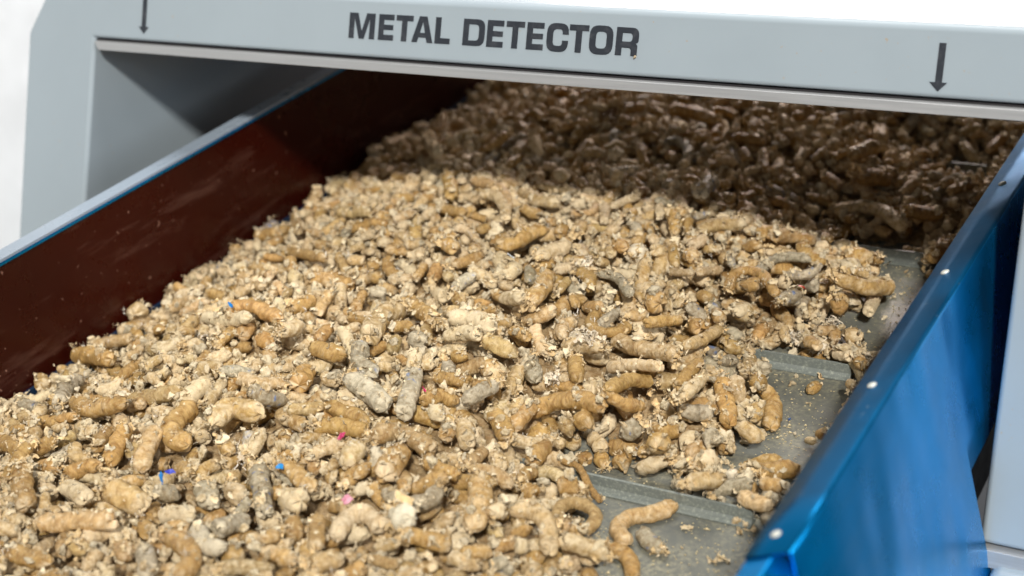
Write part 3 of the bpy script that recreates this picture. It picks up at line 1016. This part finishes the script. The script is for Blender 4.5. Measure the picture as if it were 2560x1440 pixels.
# ---------------------------------------------------------------- the pieces: arrays of vertices and faces
class Pack:
    """collects pieces and links them as one mesh"""
    def __init__(self):
        self.v, self.f4, self.f3, self.t, self.l, self.p, self.n = [], [], [], [], [], [], 0

    def add(self, v, f4, f3, tint, lc=None, pale=None):
        k = len(v)
        self.v.append(v)
        if f4 is not None and len(f4): self.f4.append(f4 + self.n)
        if f3 is not None and len(f3): self.f3.append(f3 + self.n)
        tint = np.asarray(tint, float)
        self.t.append(np.broadcast_to(tint, (k, 3)) if tint.ndim == 1 else tint)
        self.l.append(lc if lc is not None else v * 100)
        self.p.append(pale if pale is not None else np.zeros(k))
        self.n += k

    def mesh(self, name, origin=(0, 0, 0), smooth=True):
        me = bpy.data.meshes.new(name)
        v = np.vstack(self.v) - np.asarray(origin)
        f4 = np.vstack(self.f4) if self.f4 else np.zeros((0, 4), int)
        f3 = np.vstack(self.f3) if self.f3 else np.zeros((0, 3), int)
        loops = np.concatenate([f4.ravel(), f3.ravel()]).astype(np.int32)
        tot = np.concatenate([np.full(len(f4), 4), np.full(len(f3), 3)]).astype(np.int32)
        start = np.concatenate([[0], np.cumsum(tot)[:-1]]).astype(np.int32)
        me.vertices.add(len(v)); me.vertices.foreach_set('co', v.astype(np.float32).ravel())
        me.loops.add(len(loops)); me.loops.foreach_set('vertex_index', loops)
        me.polygons.add(len(tot)); me.polygons.foreach_set('loop_start', start)
        me.polygons.foreach_set('loop_total', tot)
        me.update(calc_edges=True)
        if smooth: me.polygons.foreach_set('use_smooth', np.ones(len(tot), bool))
        a = me.attributes.new('tint', 'FLOAT_COLOR', 'POINT')
        a.data.foreach_set('color', np.hstack([np.vstack(self.t), np.ones((len(v), 1))]).astype(np.float32).ravel())
        a = me.attributes.new('lc', 'FLOAT_VECTOR', 'POINT')
        a.data.foreach_set('vector', np.vstack(self.l).astype(np.float32).ravel())
        a = me.attributes.new('pale', 'FLOAT', 'POINT')
        a.data.foreach_set('value', np.concatenate(self.p).astype(np.float32))
        me.validate()
        return me


TINTS = {'g': ((.535, .340, .122), .18), 't': ((.575, .400, .182), .40), 'p': ((.64, .475, .245), .65), 's': ((.38, .325, .225), .40), 'w': ((.78, .70, .55), 1.0)}


def tint_of(c, rng):
    t, pale = TINTS[c]
    t = np.array(t) * rng.uniform(.84, 1.14) * (1 + rng.normal(0, .016, 3))
    return t, min(1.1, max(0, pale + rng.normal(0, .16)))


def pellet(path, r, rng, c, detail=1.0):
    """pressed fibre sausage along path (k,3); returns verts, quads, tris, tints, lc, pale and its two ends"""
    ring_step = r * (.15 if detail >= 1 else .30)
    seg = 22 if detail >= 1 else 12
    Q, L = resample(path, max(ring_step, 1e-4))
    if L < r * 1.2:
        d = Q[-1] - Q[0]; d = d / (np.linalg.norm(d) + 1e-9)
        mid = Q.mean(0); Q = mid + d * np.linspace(-.6, .6, 7)[:, None] * r; L = 1.2 * r
    s = np.linspace(0, L, len(Q))
    ends = []
    ks = []
    for _ in range(2):
        q = rng.random()
        if q < .28: ends.append([(.10, .0), (.05, .35), (.0, .68), (.05, .88), (.20, .99)]); ks.append('cut')
        elif q < .62: ends.append([(-.30, .0), (-.26, .30), (-.12, .62), (.12, .86), (.45, 1.0)]); ks.append('round')
        else: ends.append([(-.30, .0), (-.24, .34), (-.08, .60), (.15, .80), (.5, .94)]); ks.append('torn')
    sa, ra = [a * r for a, b in ends[0]], [b for a, b in ends[0]]
    sb, rb = [L - a * r for a, b in ends[1]][::-1], [b for a, b in ends[1]][::-1]
    mid = s[(s > sa[-1] + ring_step * .5) & (s < sb[0] - ring_step * .5)]
    S_ = np.concatenate([sa, mid, sb]); R_ = np.concatenate([ra, np.ones(len(mid)), rb])
    S_ = np.maximum.accumulate(S_) if ks[0] != 'cut' else S_
    ctr = np.stack([np.interp(S_, s, Q[:, k]) for k in range(3)], 1)
    t0 = (Q[1] - Q[0]) / (np.linalg.norm(Q[1] - Q[0]) + 1e-9); t1 = (Q[-1] - Q[-2]) / (np.linalg.norm(Q[-1] - Q[-2]) + 1e-9)
    ctr += np.where(S_ < 0, S_, 0)[:, None] * t0 + np.where(S_ > L, S_ - L, 0)[:, None] * t1
    T_ = np.gradient(Q, axis=0); T_ /= np.linalg.norm(T_, axis=1)[:, None] + 1e-9
    T_ = np.stack([np.interp(S_, s, T_[:, k]) for k in range(3)], 1)
    T_ /= np.linalg.norm(T_, axis=1)[:, None] + 1e-9
    up = np.array([0, 0, 1.0])
    U = np.cross(T_, up); U /= np.linalg.norm(U, axis=1)[:, None] + 1e-9
    V = np.cross(U, T_)
    th = np.linspace(0, 2 * math.pi, seg, endpoint=False)
    n = len(S_)
    cs, sn = np.cos(th)[None, :], np.sin(th)[None, :]
    ax = (S_ / r)[:, None] + 0 * th[None, :]
    off = rng.uniform(0, 400, 3)
    loc = np.stack([cs * np.ones((n, 1)), sn * np.ones((n, 1)), ax], -1)
    lp = loc + off
    d = 1 + .18 * vnoise(lp * (.8, .8, .55), 1) + .115 * vnoise(lp * (1.7, 1.7, 1.6), 2)
    rid = vnoise(np.stack([cs * .7 + off[0] + 0 * ax, sn * .7 + off[1] + 0 * ax, ax * 3.1 + off[2]], -1), 3)
    d += rng.uniform(.0, .055) * (1 - np.abs(rid) * 2)
    tw = (1 - R_[:, None]) * .5
    d += tw * vnoise(lp * 2.6, 4)
    d += .07 * vnoise(lp * (3.2, 3.2, 3.4), 6) + .035 * vnoise(lp * (6, 6, 9), 7)
    taper = 1 - .10 * rng.random() * (np.abs(S_ / L - rng.uniform(.3, .7)))[:, None] * 2
    rad = r * R_[:, None] * d * taper
    fl = rng.uniform(.86, 1.0)
    P = ctr[:, None, :] + (cs * rad)[..., None] * U[:, None, :] + (sn * rad * fl)[..., None] * V[:, None, :]
    # crumpled ends
    endm = np.clip(1 - np.minimum(S_, L - S_) / (.5 * r), 0, 1)[:, None]
    P += (endm * (.55 if 'torn' in ks else .36) * r * vnoise(lp * 2.4 + 7, 8))[..., None] * T_[:, None, :]
    idx = np.arange(n * seg).reshape(n, seg)
    a, b = idx[:-1], idx[1:]
    f4 = np.stack([a, np.roll(a, -1, 1), np.roll(b, -1, 1), b], -1).reshape(-1, 4)
    tint, pale = tint_of(c, rng)
    pv = pale + .50 * endm * (.6 + .8 * vnoise(lp * 1.3 + 9, 14)) + 0 * ax + .12 * vnoise(lp * .6, 9)
    tv = tint[None, :] * (1 + .10 * vnoise(lp * .9 + 3, 10)).reshape(-1, 1)
    if c == 's':   # grey ones carry inky flecks
        ink = (vnoise(lp * 2.3, 12) > .62).reshape(-1, 1)
        tv = np.where(ink, np.array([.12, .20, .42]) if rng.random() < .6 else tv * .6, tv)
    return P.reshape(-1, 3), f4, None, tv, lp.reshape(-1, 3), pv.reshape(-1), ((ctr[0], -T_[0], ks[0]), (ctr[-1], T_[-1], ks[1]))


def strands(pk, p, d, r, n, rng, tint, length=1.0, width=.0005):
    """loose fibres sprouting from p towards d"""
    d = np.asarray(d)
    for _ in range(n):
        o = p + rng.normal(0, .45, 3) * r
        v = d + rng.normal(0, .75, 3); v /= np.linalg.norm(v) + 1e-9
        L = r * rng.uniform(.4, 1.7) * length
        w = width * rng.uniform(.5, 1.8)
        curl = rng.normal(0, .8, 3)
        k = 5
        pts = []
        for i in range(k):
            pts.append(o.copy())
            o = o + v * L / (k - 1)
            v = v + curl * .35 + rng.normal(0, .18, 3); v /= np.linalg.norm(v) + 1e-9
        pts = np.array(pts)
        pts[:, 2] = np.maximum(pts[:, 2], .0008)
        side = np.cross(v, rng.normal(0, 1, 3)); side /= np.linalg.norm(side) + 1e-9
        ww = w * np.array([1, .9, .75, .5, .12])[:, None]
        A, B = pts + side * ww, pts - side * ww
        vv = np.empty((2 * k, 3)); vv[0::2] = A; vv[1::2] = B
        f = np.array([[2 * i, 2 * i + 1, 2 * i + 3, 2 * i + 2] for i in range(k - 1)])
        pk.add(vv, f, None, np.asarray(tint) * rng.uniform(.8, 1.15))


_bm = bmesh.new(); bmesh.ops.create_icosphere(_bm, subdivisions=3, radius=1.0)
ICO_V = np.array([v.co[:] for v in _bm.verts]); ICO_F = np.array([[v.index for v in f.verts] for f in _bm.faces]); _bm.free()
_bm = bmesh.new(); bmesh.ops.create_icosphere(_bm, subdivisions=2, radius=1.0)
ICO2_V = np.array([v.co[:] for v in _bm.verts]); ICO2_F = np.array([[v.index for v in f.verts] for f in _bm.faces]); _bm.free()


def rot(rng):
    q = rng.normal(0, 1, 4); q /= np.linalg.norm(q)
    w, x, y, z = q
    return np.array([[1 - 2 * (y * y + z * z), 2 * (x * y - z * w), 2 * (x * z + y * w)], [2 * (x * y + z * w), 1 - 2 * (x * x + z * z), 2 * (y * z - x * w)], [2 * (x * z - y * w), 2 * (y * z + x * w), 1 - 2 * (x * x + y * y)]])


def crumb(pk, p, size, rng, tint, fine=True):
    V_, F_ = (ICO_V, ICO_F) if fine else (ICO2_V, ICO2_F)
    o = rng.uniform(0, 300, 3)
    n1 = vnoise(V_ * 1.5 + o, 21); n2 = vnoise(V_ * 3.4 + o, 22); n3 = vnoise(V_ * 6.5 + o, 23)
    d = 1 + .45 * n1 - .42 * np.abs(n2) + .22 * n3
    v = V_ * d[:, None] * np.array([1, rng.uniform(.5, .95), rng.uniform(.35, .8)]) * size
    v = v @ rot(rng).T + p
    v[:, 2] = np.maximum(v[:, 2], .0006)
    sh = 1 + .16 * n3[:, None]
    pk.add(v, None, F_, np.asarray(tint)[None, :] * sh, V_ * 1.3 + o, .55 + .5 * n1)


def flake(pk, p, size, rng, tint, n=7, crumple=.5):
    u = np.linspace(-1, 1, n)
    A, B = np.meshgrid(u, u, indexing='ij')
    o = rng.uniform(0, 300, 3)
    g = np.stack([A, B, 0 * A], -1)
    nz = lambda s, k: vnoise(g * s + o + k * 31, 30 + k)
    P = np.stack([A * (1 + .5 * nz(1.1, 1)) + .35 * nz(2.2, 2), B * rng.uniform(.4, .9) * (1 + .5 * nz(1.1, 3)) + .35 * nz(2.2, 4), crumple * (nz(1.2, 5) * 1.2 + nz(2.6, 6) * .9)], -1)
    P = P.reshape(-1, 3) * size @ rot(rng).T + p
    P[:, 2] = np.maximum(P[:, 2], .0006)
    idx = np.arange(n * n).reshape(n, n)
    f = np.stack([idx[:-1, :-1], idx[1:, :-1], idx[1:, 1:], idx[:-1, 1:]], -1).reshape(-1, 4)
    pk.add(P, f, None, tint, P * 80 + o, np.full(n * n, .7))
# ---------------------------------------------------------------- fill the heap
rng = np.random.default_rng(7)
BODY = [((.0080, .0116), (.038, .092), .5)] * 4 + [((.009, .0125), (.018, .035), .2)]
under = auto_pellets(rng, 8000, -.011, BODY, over=.006)
pieces = []          # (path, radius, colour, placed by hand)
COLS = 'gggggggttttttppps'
for P_, r_ in under:
    pieces.append((P_, r_, COLS[rng.integers(len(COLS))], False))
for c_, rmm, W_ in HAND:
    W_ = np.array(W_, float) / 1000
    r_ = rmm / 1000 * 1.02
    Q_, _L = resample(W_, r_ * .8)
    for q in Q_:
        stamp(q[0], q[1], q[2], r_)
    pieces.append((W_, r_, c_, True))
fill = auto_pellets(rng, 5200, -.003, [((.0062, .009), (.018, .042), .4)] + [((.0080, .0112), (.034, .080), .5)] * 3, over=.007)
for P_, r_ in fill:
    pieces.append((P_, r_, COLS[rng.integers(len(COLS))], False))

# which pieces show largest from the camera: splat them into a small depth buffer
BW, BH = 640, 360
zb = np.full((BH, BW), 9e9); ib = np.full((BH, BW), -1, int)
for k, (P_, r_, c_, hnd) in enumerate(pieces):
    Q_, _L = resample(P_, r_ * .7)
    pc = (Q_ - EYE) @ CAM
    for x, y, z in pc:
        u, v, rr = (x / z * FPX + CX) * .25, (y / z * FPX + CY) * .25, r_ / z * FPX * .25
        i0, i1, j0, j1 = int(v - rr), int(v + rr) + 2, int(u - rr), int(u + rr) + 2
        if i1 <= 0 or j1 <= 0 or i0 >= BH or j0 >= BW: continue
        i0, j0 = max(i0, 0), max(j0, 0); i1, j1 = min(i1, BH), min(j1, BW)
        yy, xx = np.mgrid[i0:i1, j0:j1]
        q = (xx - u) ** 2 + (yy - v) ** 2
        zz = z - np.sqrt(np.maximum(rr * rr - q, 0)) / rr * r_
        mk = (q < rr * rr) & (zz < zb[i0:i1, j0:j1])
        zb[i0:i1, j0:j1][mk] = zz[mk]; ib[i0:i1, j0:j1][mk] = k
# what the beam of the detector and the right guard hide does not count
yy, xx = np.mgrid[0:BH, 0:BW]
ib[(yy * 4 < 125 + .078 * (xx * 4 - 250)) | (yy * 4 > 4190 - 1.504 * (xx * 4) + 10)] = -1
area = np.bincount(ib[ib >= 0], minlength=len(pieces))
cen = {}
order = np.argsort(-area)
single = [int(k) for k in order[:298] if area[k] > 0]
sset = set(single)

# descriptions
CN = {'g': 'golden', 't': 'tan', 'p': 'beige', 's': 'grey', 'w': 'white'}


def describe(k, strag):
    P_, r_, c_, h = pieces[k]
    m_ = P_.mean(0)
    L = np.linalg.norm(np.diff(P_, axis=0), axis=1).sum()
    chord = np.linalg.norm(P_[-1] - P_[0])
    asp = (L + r_) / (2 * r_)
    size = 'stubby' if asp < 1.6 else 'short' if asp < 2.7 else 'long' if asp > 4.2 else ''
    shape = 'hooked' if chord < .72 * L else 'bent' if chord < .93 * L else 'straight'
    fat = 'thin' if r_ < .0092 else 'thick' if r_ > .0135 else ''
    pc = (P_ - EYE) @ CAM
    a = (pc[-1, :2] / pc[-1, 2] - pc[0, :2] / pc[0, 2])
    ang = math.degrees(math.atan2(-a[1], a[0])) % 180
    lie = 'lying crosswise' if ang < 22 or ang > 158 else 'pointing uphill' if 65 < ang < 115 else 'tilted clockwise' if ang <= 65 else 'tilted anticlockwise'
    x, y = m_[0], m_[1]
    z_ = ('far inside the arch' if y > 2.1 else 'in the arch shade' if y > 1.83 else 'before the shade' if y > 1.70 else 'level with cleat two' if y > 1.55
          else 'in mid heap' if y > 1.40 else 'above the nearest cleat' if y > 1.25 else 'below the nearest cleat' if y > 1.1 else 'at the near edge')
    w_ = ('by the maroon guard' if x < -1.45 else 'near the maroon guard' if x < -1.3 else 'under letters ME' if x < -1.2 else 'under letters TAL' if x < -1.1 else 'under letters DE'
          if x < -1.02 else 'under letters TEC' if x < -.93 else 'under letters TOR' if x < -.83 else 'beyond the lettering' if x < -.68 else 'by the cleat ends' if x < -.54 else 'by the blue guard')
    return ' '.join(q for q in (strag, fat, size, shape, CN[c_], 'pellet', lie, z_, w_) if q)


fine_rng = np.random.default_rng(31)
rest = Pack()
frays = Pack()
labels = {}
for k, (P_, r_, c_, hnd) in enumerate(pieces):
    if k in sset:
        continue
    v, f4, f3, tv, lc, pv, ends = pellet(P_, r_, fine_rng, c_, .5)
    rest.add(v, f4, f3, tv, lc, pv)
    if fine_rng.random() < .6:
        e_ = ends[int(fine_rng.integers(2))]
        for _ in range(3):
            flake(rest, e_[0] + fine_rng.normal(0, .5, 3) * r_, r_ * fine_rng.uniform(.3, .65), fine_rng, np.array((.68, .52, .30)) * fine_rng.uniform(.85, 1.2), 5)
singles = []
for k in single:
    P_, r_, c_, hnd = pieces[k]
    v, f4, f3, tv, lc, pv, ends = pellet(P_, r_, fine_rng, c_, 1.0)
    pk = Pack(); pk.add(v, f4, f3, tv, lc, pv)
    org = P_[len(P_) // 2] - np.array([0, 0, r_])
    org[2] = max(org[2], 0)
    o = link('fibre_pellet', pk.mesh('fibre_pellet', org), M['fibre'])
    o.location = org
    fr = ''
    if fine_rng.random() < .62:
        e_ = ends[0] if ends[0][2] == 'torn' or fine_rng.random() < .5 else ends[1]
        fk = Pack()
        strands(fk, e_[0], e_[1] * .8 + np.array([0, 0, .25]), r_ * .85, 30, fine_rng, (.76, .65, .46), .7, .00055)
        for _ in range(int(fine_rng.integers(5, 12))):
            flake(fk, e_[0] + e_[1] * r_ * fine_rng.uniform(-.5, .35) + fine_rng.normal(0, .45, 3) * r_, r_ * fine_rng.uniform(.3, .6), fine_rng, np.array((.70, .54, .31)) * fine_rng.uniform(.85, 1.2), 6)
        fo = link('frayed_end', fk.mesh('frayed_end', org), M['loose'])
        fo.parent = o
        fr = 'frayed'
    singles.append((o, k, fr))
# labels: as many words as it takes to tell each from the others
from collections import Counter


txt = [describe(k, fr) for _, k, fr in singles]
cnt = Counter(txt)
for i, (o, k, fr) in enumerate(singles):
    t_ = txt[i]
    if cnt[t_] > 1:
        same = [j for j in range(len(txt)) if txt[j] == t_]
        same.sort(key=lambda j: float((pieces[singles[j][1]][0].mean(0) - EYE) @ CAM[:, 0]))
        t_ = ('leftmost', 'rightmost', 'middle', 'second')[min(3, (0 if same.index(i) == 0 else 1 if same.index(i) == len(same) - 1 else 2))] + ' ' + t_
    if len(t_.split()) > 16:
        t_ = t_.replace('frayed ', '')
    tag(o, t_, 'fibre pellet', 'pressed fibre pellets heaped on the belt')

# loose material: crumbs, torn flakes, hair
lrng = np.random.default_rng(5)
crumbs = Pack()
PAL = [(.66, .50, .27), (.58, .41, .20), (.78, .66, .44), (.52, .44, .30), (.72, .57, .34)]


def spot(lo=.0, n=3, ymax=2.5):
    best = None
    for _ in range(n):
        x, y = lrng.uniform(XL + .008, XR - .006), lrng.uniform(.68, ymax)
        if x > -.52: pass
        h_, t_ = sample(H, x, y), sample(TARGET, x, y)
        if t_ < .012: continue
        e_ = h_ - t_
        if best is None or e_ < best[0]: best = (e_, x, y, h_)
    return best


for _ in range(5600):
    b = spot(n=3 if lrng.random() < .75 else 1)
    if b is None: continue
    s_ = lrng.uniform(.0022, .0068) * (1 if lrng.random() < .9 else 1.5)
    if b[0] < -.012: s_ *= 1.5      # deep gaps take the bigger lumps
    crumb(crumbs, np.array([b[1], b[2], b[3] + s_ * .25]), s_, lrng, np.array(PAL[lrng.integers(5)]) * lrng.uniform(.85, 1.1), s_ > .0055)
    stamp(b[1], b[2], b[3] - s_ * .35, s_ * .8)
for _ in range(6500):
    b = spot(n=1 if lrng.random() < .4 else 2)
    if b is None: continue
    s_ = lrng.uniform(.0020, .0066)
    flake(crumbs, np.array([b[1], b[2], b[3] + s_ * .35]), s_, lrng, np.array(PAL[lrng.integers(5)]) * lrng.uniform(.95, 1.2))
# powder and shreds lying over everything
for _ in range(9000):
    x, y = lrng.uniform(XL + .008, XR - .006), lrng.uniform(.68, 2.2)
    if sample(TARGET, x, y) < .012 or vnoise(np.array([x * 9, y * 9, 3.3]), 90) < lrng.uniform(-.9, .5): continue
    s_ = lrng.uniform(.0011, .0030)
    flake(crumbs, np.array([x, y, sample(H, x, y) + s_ * .2]), s_, lrng, np.array((.74, .61, .39)) * lrng.uniform(.9, 1.12), 4, .6)
# litter along the edge of the heap and against the right guard
for _ in range(5200):
    x, y = lrng.uniform(-.85, XR - .004), lrng.uniform(.9, 2.3)
    d_ = sample(DB, x, y); onb = d_ <= 0
    rim = x > -.53
    if not (rim or d_ < .02): continue
    if onb and lrng.random() < (.70 if rim else .94): continue
    s_ = abs(lrng.normal(0, .0030)) + .0009
    h_ = sample(H, x, y)
    (crumb if lrng.random() < .5 else flake)(crumbs, np.array([x, y, h_ + s_ * .4]), s_, lrng, np.array(PAL[lrng.integers(5)]) * lrng.uniform(.9, 1.15))
tag(link('fibre_crumbs', crumbs.mesh('fibre_crumbs'), M['fibre']), 'torn crumbs and flakes of fibre filling the gaps of the heap', 'fibre crumbs', kind='stuff')

hair = Pack()
for _ in range(2400):
    b = spot(n=1)
    if b is None: continue
    strands(hair, np.array([b[1], b[2], b[3] + .001]), np.array([0, 0, .6]), .0065, int(lrng.integers(4, 16)), lrng, (.74, .61, .40) if lrng.random() < .75 else (.82, .79, .72), lrng.uniform(.3, .9), .00045)
for x, y in [(-.455, 1.30), (-.47, 1.235), (-.50, 1.62), (-.44, 1.66), (-.45, 1.78), (-.60, 1.66), (-.60, 1.60), (-.86, 1.37), (-.83, 1.42), (-1.05, 1.45), (-.93, 1.60), (-.47, 1.52), (-.52, 1.60), (-1.12, 1.07), (-.63, 1.62)]:
    strands(hair, np.array([x, y, sample(H, x, y) + .003]), np.array([0, 0, .35]), .011, 110, lrng, (.82, .75, .62), .6, .0005)
    for _ in range(9):
        flake(hair, np.array([x, y, sample(H, x, y) + .004]) + lrng.normal(0, .006, 3) * (1, 1, .5), lrng.uniform(.003, .007), lrng, (.80, .72, .58), 7, .7)
tag(link('fibre_fluff', hair.mesh('fibre_fluff'), M['loose']), 'pale loose hairs and fluff standing out of the heap', 'fibre fluff', kind='stuff')

dust = Pack()
for _ in range(11000):
    x, y = lrng.uniform(-.85, XR - .004), lrng.uniform(.8, 2.1)
    if sample(DB, x, y) > 0: continue
    if vnoise(np.array([x * 14, y * 14, 0.]), 77) < lrng.uniform(-.8, .7): continue
    s_ = lrng.uniform(.0006, .0020) * (1 if lrng.random() < .93 else 2.0)
    v_ = np.array([[0, 0, .4], [1, 0, .1], [-.4, .9, .1], [-.5, -.8, .1]]) * (1 + lrng.normal(0, .3, (4, 3))) * s_ * (1, 1, 1.6)
    dust.add(v_ + (x, y, .0004), None, np.array([[0, 1, 2], [0, 2, 3], [0, 3, 1], [1, 3, 2]]), np.array((.76, .66, .42)) * lrng.uniform(.8, 1.1))
tag(link('fibre_dust', dust.mesh('fibre_dust', smooth=False), M['loose']), 'fine yellowish dust scattered on the bare belt', 'fibre dust', kind='stuff')

# the mass of pieces under and between the counted ones
tag(link('fibre_pellets', rest.mesh('fibre_pellets'), M['fibre']), 'smaller and half buried fibre pellets of the heap', 'fibre pellets', kind='stuff')
bed = Pack()
st_ = 1
bx_, by_, bh_ = GX[::st_, ::st_], GY[::st_, ::st_], (BASE + .006)[::st_, ::st_]
bh_ = np.where(TARGET[::st_, ::st_] < .034, -.004, bh_ + .003 * vnoise(np.stack([bx_ * 90, by_ * 90, 0 * bx_], -1), 40) + .0045 * vnoise(np.stack([bx_ * 170, by_ * 170, 0 * bx_], -1), 41) + .002 * vnoise(np.stack([bx_ * 300, by_ * 300, 0 * bx_], -1), 42))
ii = np.arange(bx_.size).reshape(bx_.shape)
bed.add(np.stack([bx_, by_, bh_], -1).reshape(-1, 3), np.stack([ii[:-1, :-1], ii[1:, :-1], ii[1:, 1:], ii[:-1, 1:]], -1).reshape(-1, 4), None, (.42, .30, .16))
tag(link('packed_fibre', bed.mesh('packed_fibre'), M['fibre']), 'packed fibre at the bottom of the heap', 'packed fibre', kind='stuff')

# ---------------------------------------------------------------- coloured scraps


def unproj(u, v, z):
    d = CAM @ np.array([u - CX, v - CY, FPX]); return EYE + d * (z - 1.0) / d[2]


SCR = [((-.642, 1.667), .0075, (.80, .02, .02), 'bright red plastic scrap on the heap above the second cleat', 1.0, .2),
       ((-.649, 1.596), .0052, (.02, .16, .50), 'small blue and white film strip at the left end of the second cleat', .4, .2),
       ((-.585, 1.462), .0036, (.02, .12, .45), 'small blue scrap on the bare belt by the heap edge', .6, .5),
       ((-1.1235, .9525), .0080, (.0, .25, .70), 'bright sky blue film scrap in the near part of the heap', .5, .2),
       ((-1.140, .980), .0050, (.03, .05, .45), 'dark violet blue scrap beside the sky blue one', .5, .2),
       ((-1.0187, 1.030), .0045, (.0, .22, .55), 'small teal blue scrap deep between two pellets', .6, .4),
       ((-.986, 1.103), .0055, (.45, .02, .10), 'crimson stained scrap in the nearer mid heap', .6, .4),
       ((-.954, 1.229), .0045, (.75, .02, .18), 'hot pink speck of plastic in the middle of the heap', .7, .4),
       ((-.918, 1.016), .0060, (.60, .25, .32), 'dull pink scrap on a pellet end near the front', .8, .3),
       ((-1.311, 1.302), .0042, (.0, .22, .65), 'small blue dot of plastic on the left part of the heap', .8, .4),
       ((-1.020, 1.555), .0080, (.62, .66, .66), 'crumpled white film with faint blue print in the upper heap', .7, .3)]
for (x, y), s_, c_, lab, asp, cr in SCR:
    pk = Pack()
    h_ = max(sample(H, x + a, y + b) for a in (-.006, 0, .006) for b in (-.006, 0, .006))
    while True:      # a scrap that lies fairly flat
        pk = Pack(); flake(pk, np.array([0, 0, 1.]), s_, lrng, (1, 1, 1), 7, cr)
        vv = pk.v[0]; vv -= vv.mean(0)
        ext = np.ptp(vv, axis=0)
        if min(ext[0], ext[1]) > 1.25 * s_: break
    vv[:, 2] *= .6
    pk.v[0] = vv + (0, 0, s_ * .45)
    o = link('plastic_scrap', pk.mesh('plastic_scrap'), plain('scrap_plastic', c_, .35))
    o.location = (x, y, h_ + ((.0045 if s_ < .007 else .0085) if h_ > .008 else .001))
    tag(o, lab, 'plastic scrap')
pk = Pack(); crumb(pk, np.zeros(3), .0045, lrng, (.66, .52, .34)); pk.v[0][:, 2] = vv[:, 2].mean() + pk.v[0][:, 2]
pk = Pack(); crumb(pk, np.array([0, 0, .01]), .0028, lrng, (.60, .46, .30))
o = link('fibre_bit', pk.mesh('fibre_bit', (0, 0, .01)), M['fibre']); o.location = fp(-.8365, .4315, .0015)
tag(o, 'tiny crumb stuck on the foot of the letter R', 'fibre bit')
pk = Pack(); flake(pk, np.array([0, 0, .01]), .005, lrng, (.5, .38, .28))
o = link('fibre_bit', pk.mesh('fibre_bit', (0, 0, .01)), M['fibre']); o.location = fp(-.80, .490, 0) + Vector((0, .09, .002))
tag(o, 'small flake lying on top of the grey arch', 'fibre bit')

# ---------------------------------------------------------------- turn everything up by the incline
bpy.context.view_layer.update()
for o in list(scene.objects):
    if o.parent is None and o.type in ('MESH', 'EMPTY'):
        o.matrix_basis = TURN @ o.matrix_basis
bpy.context.view_layer.update()
print('pieces', len(pieces), 'singles', len(singles), 'rest verts', rest.n, 'crumb verts', crumbs.n, 'hair', hair.n)
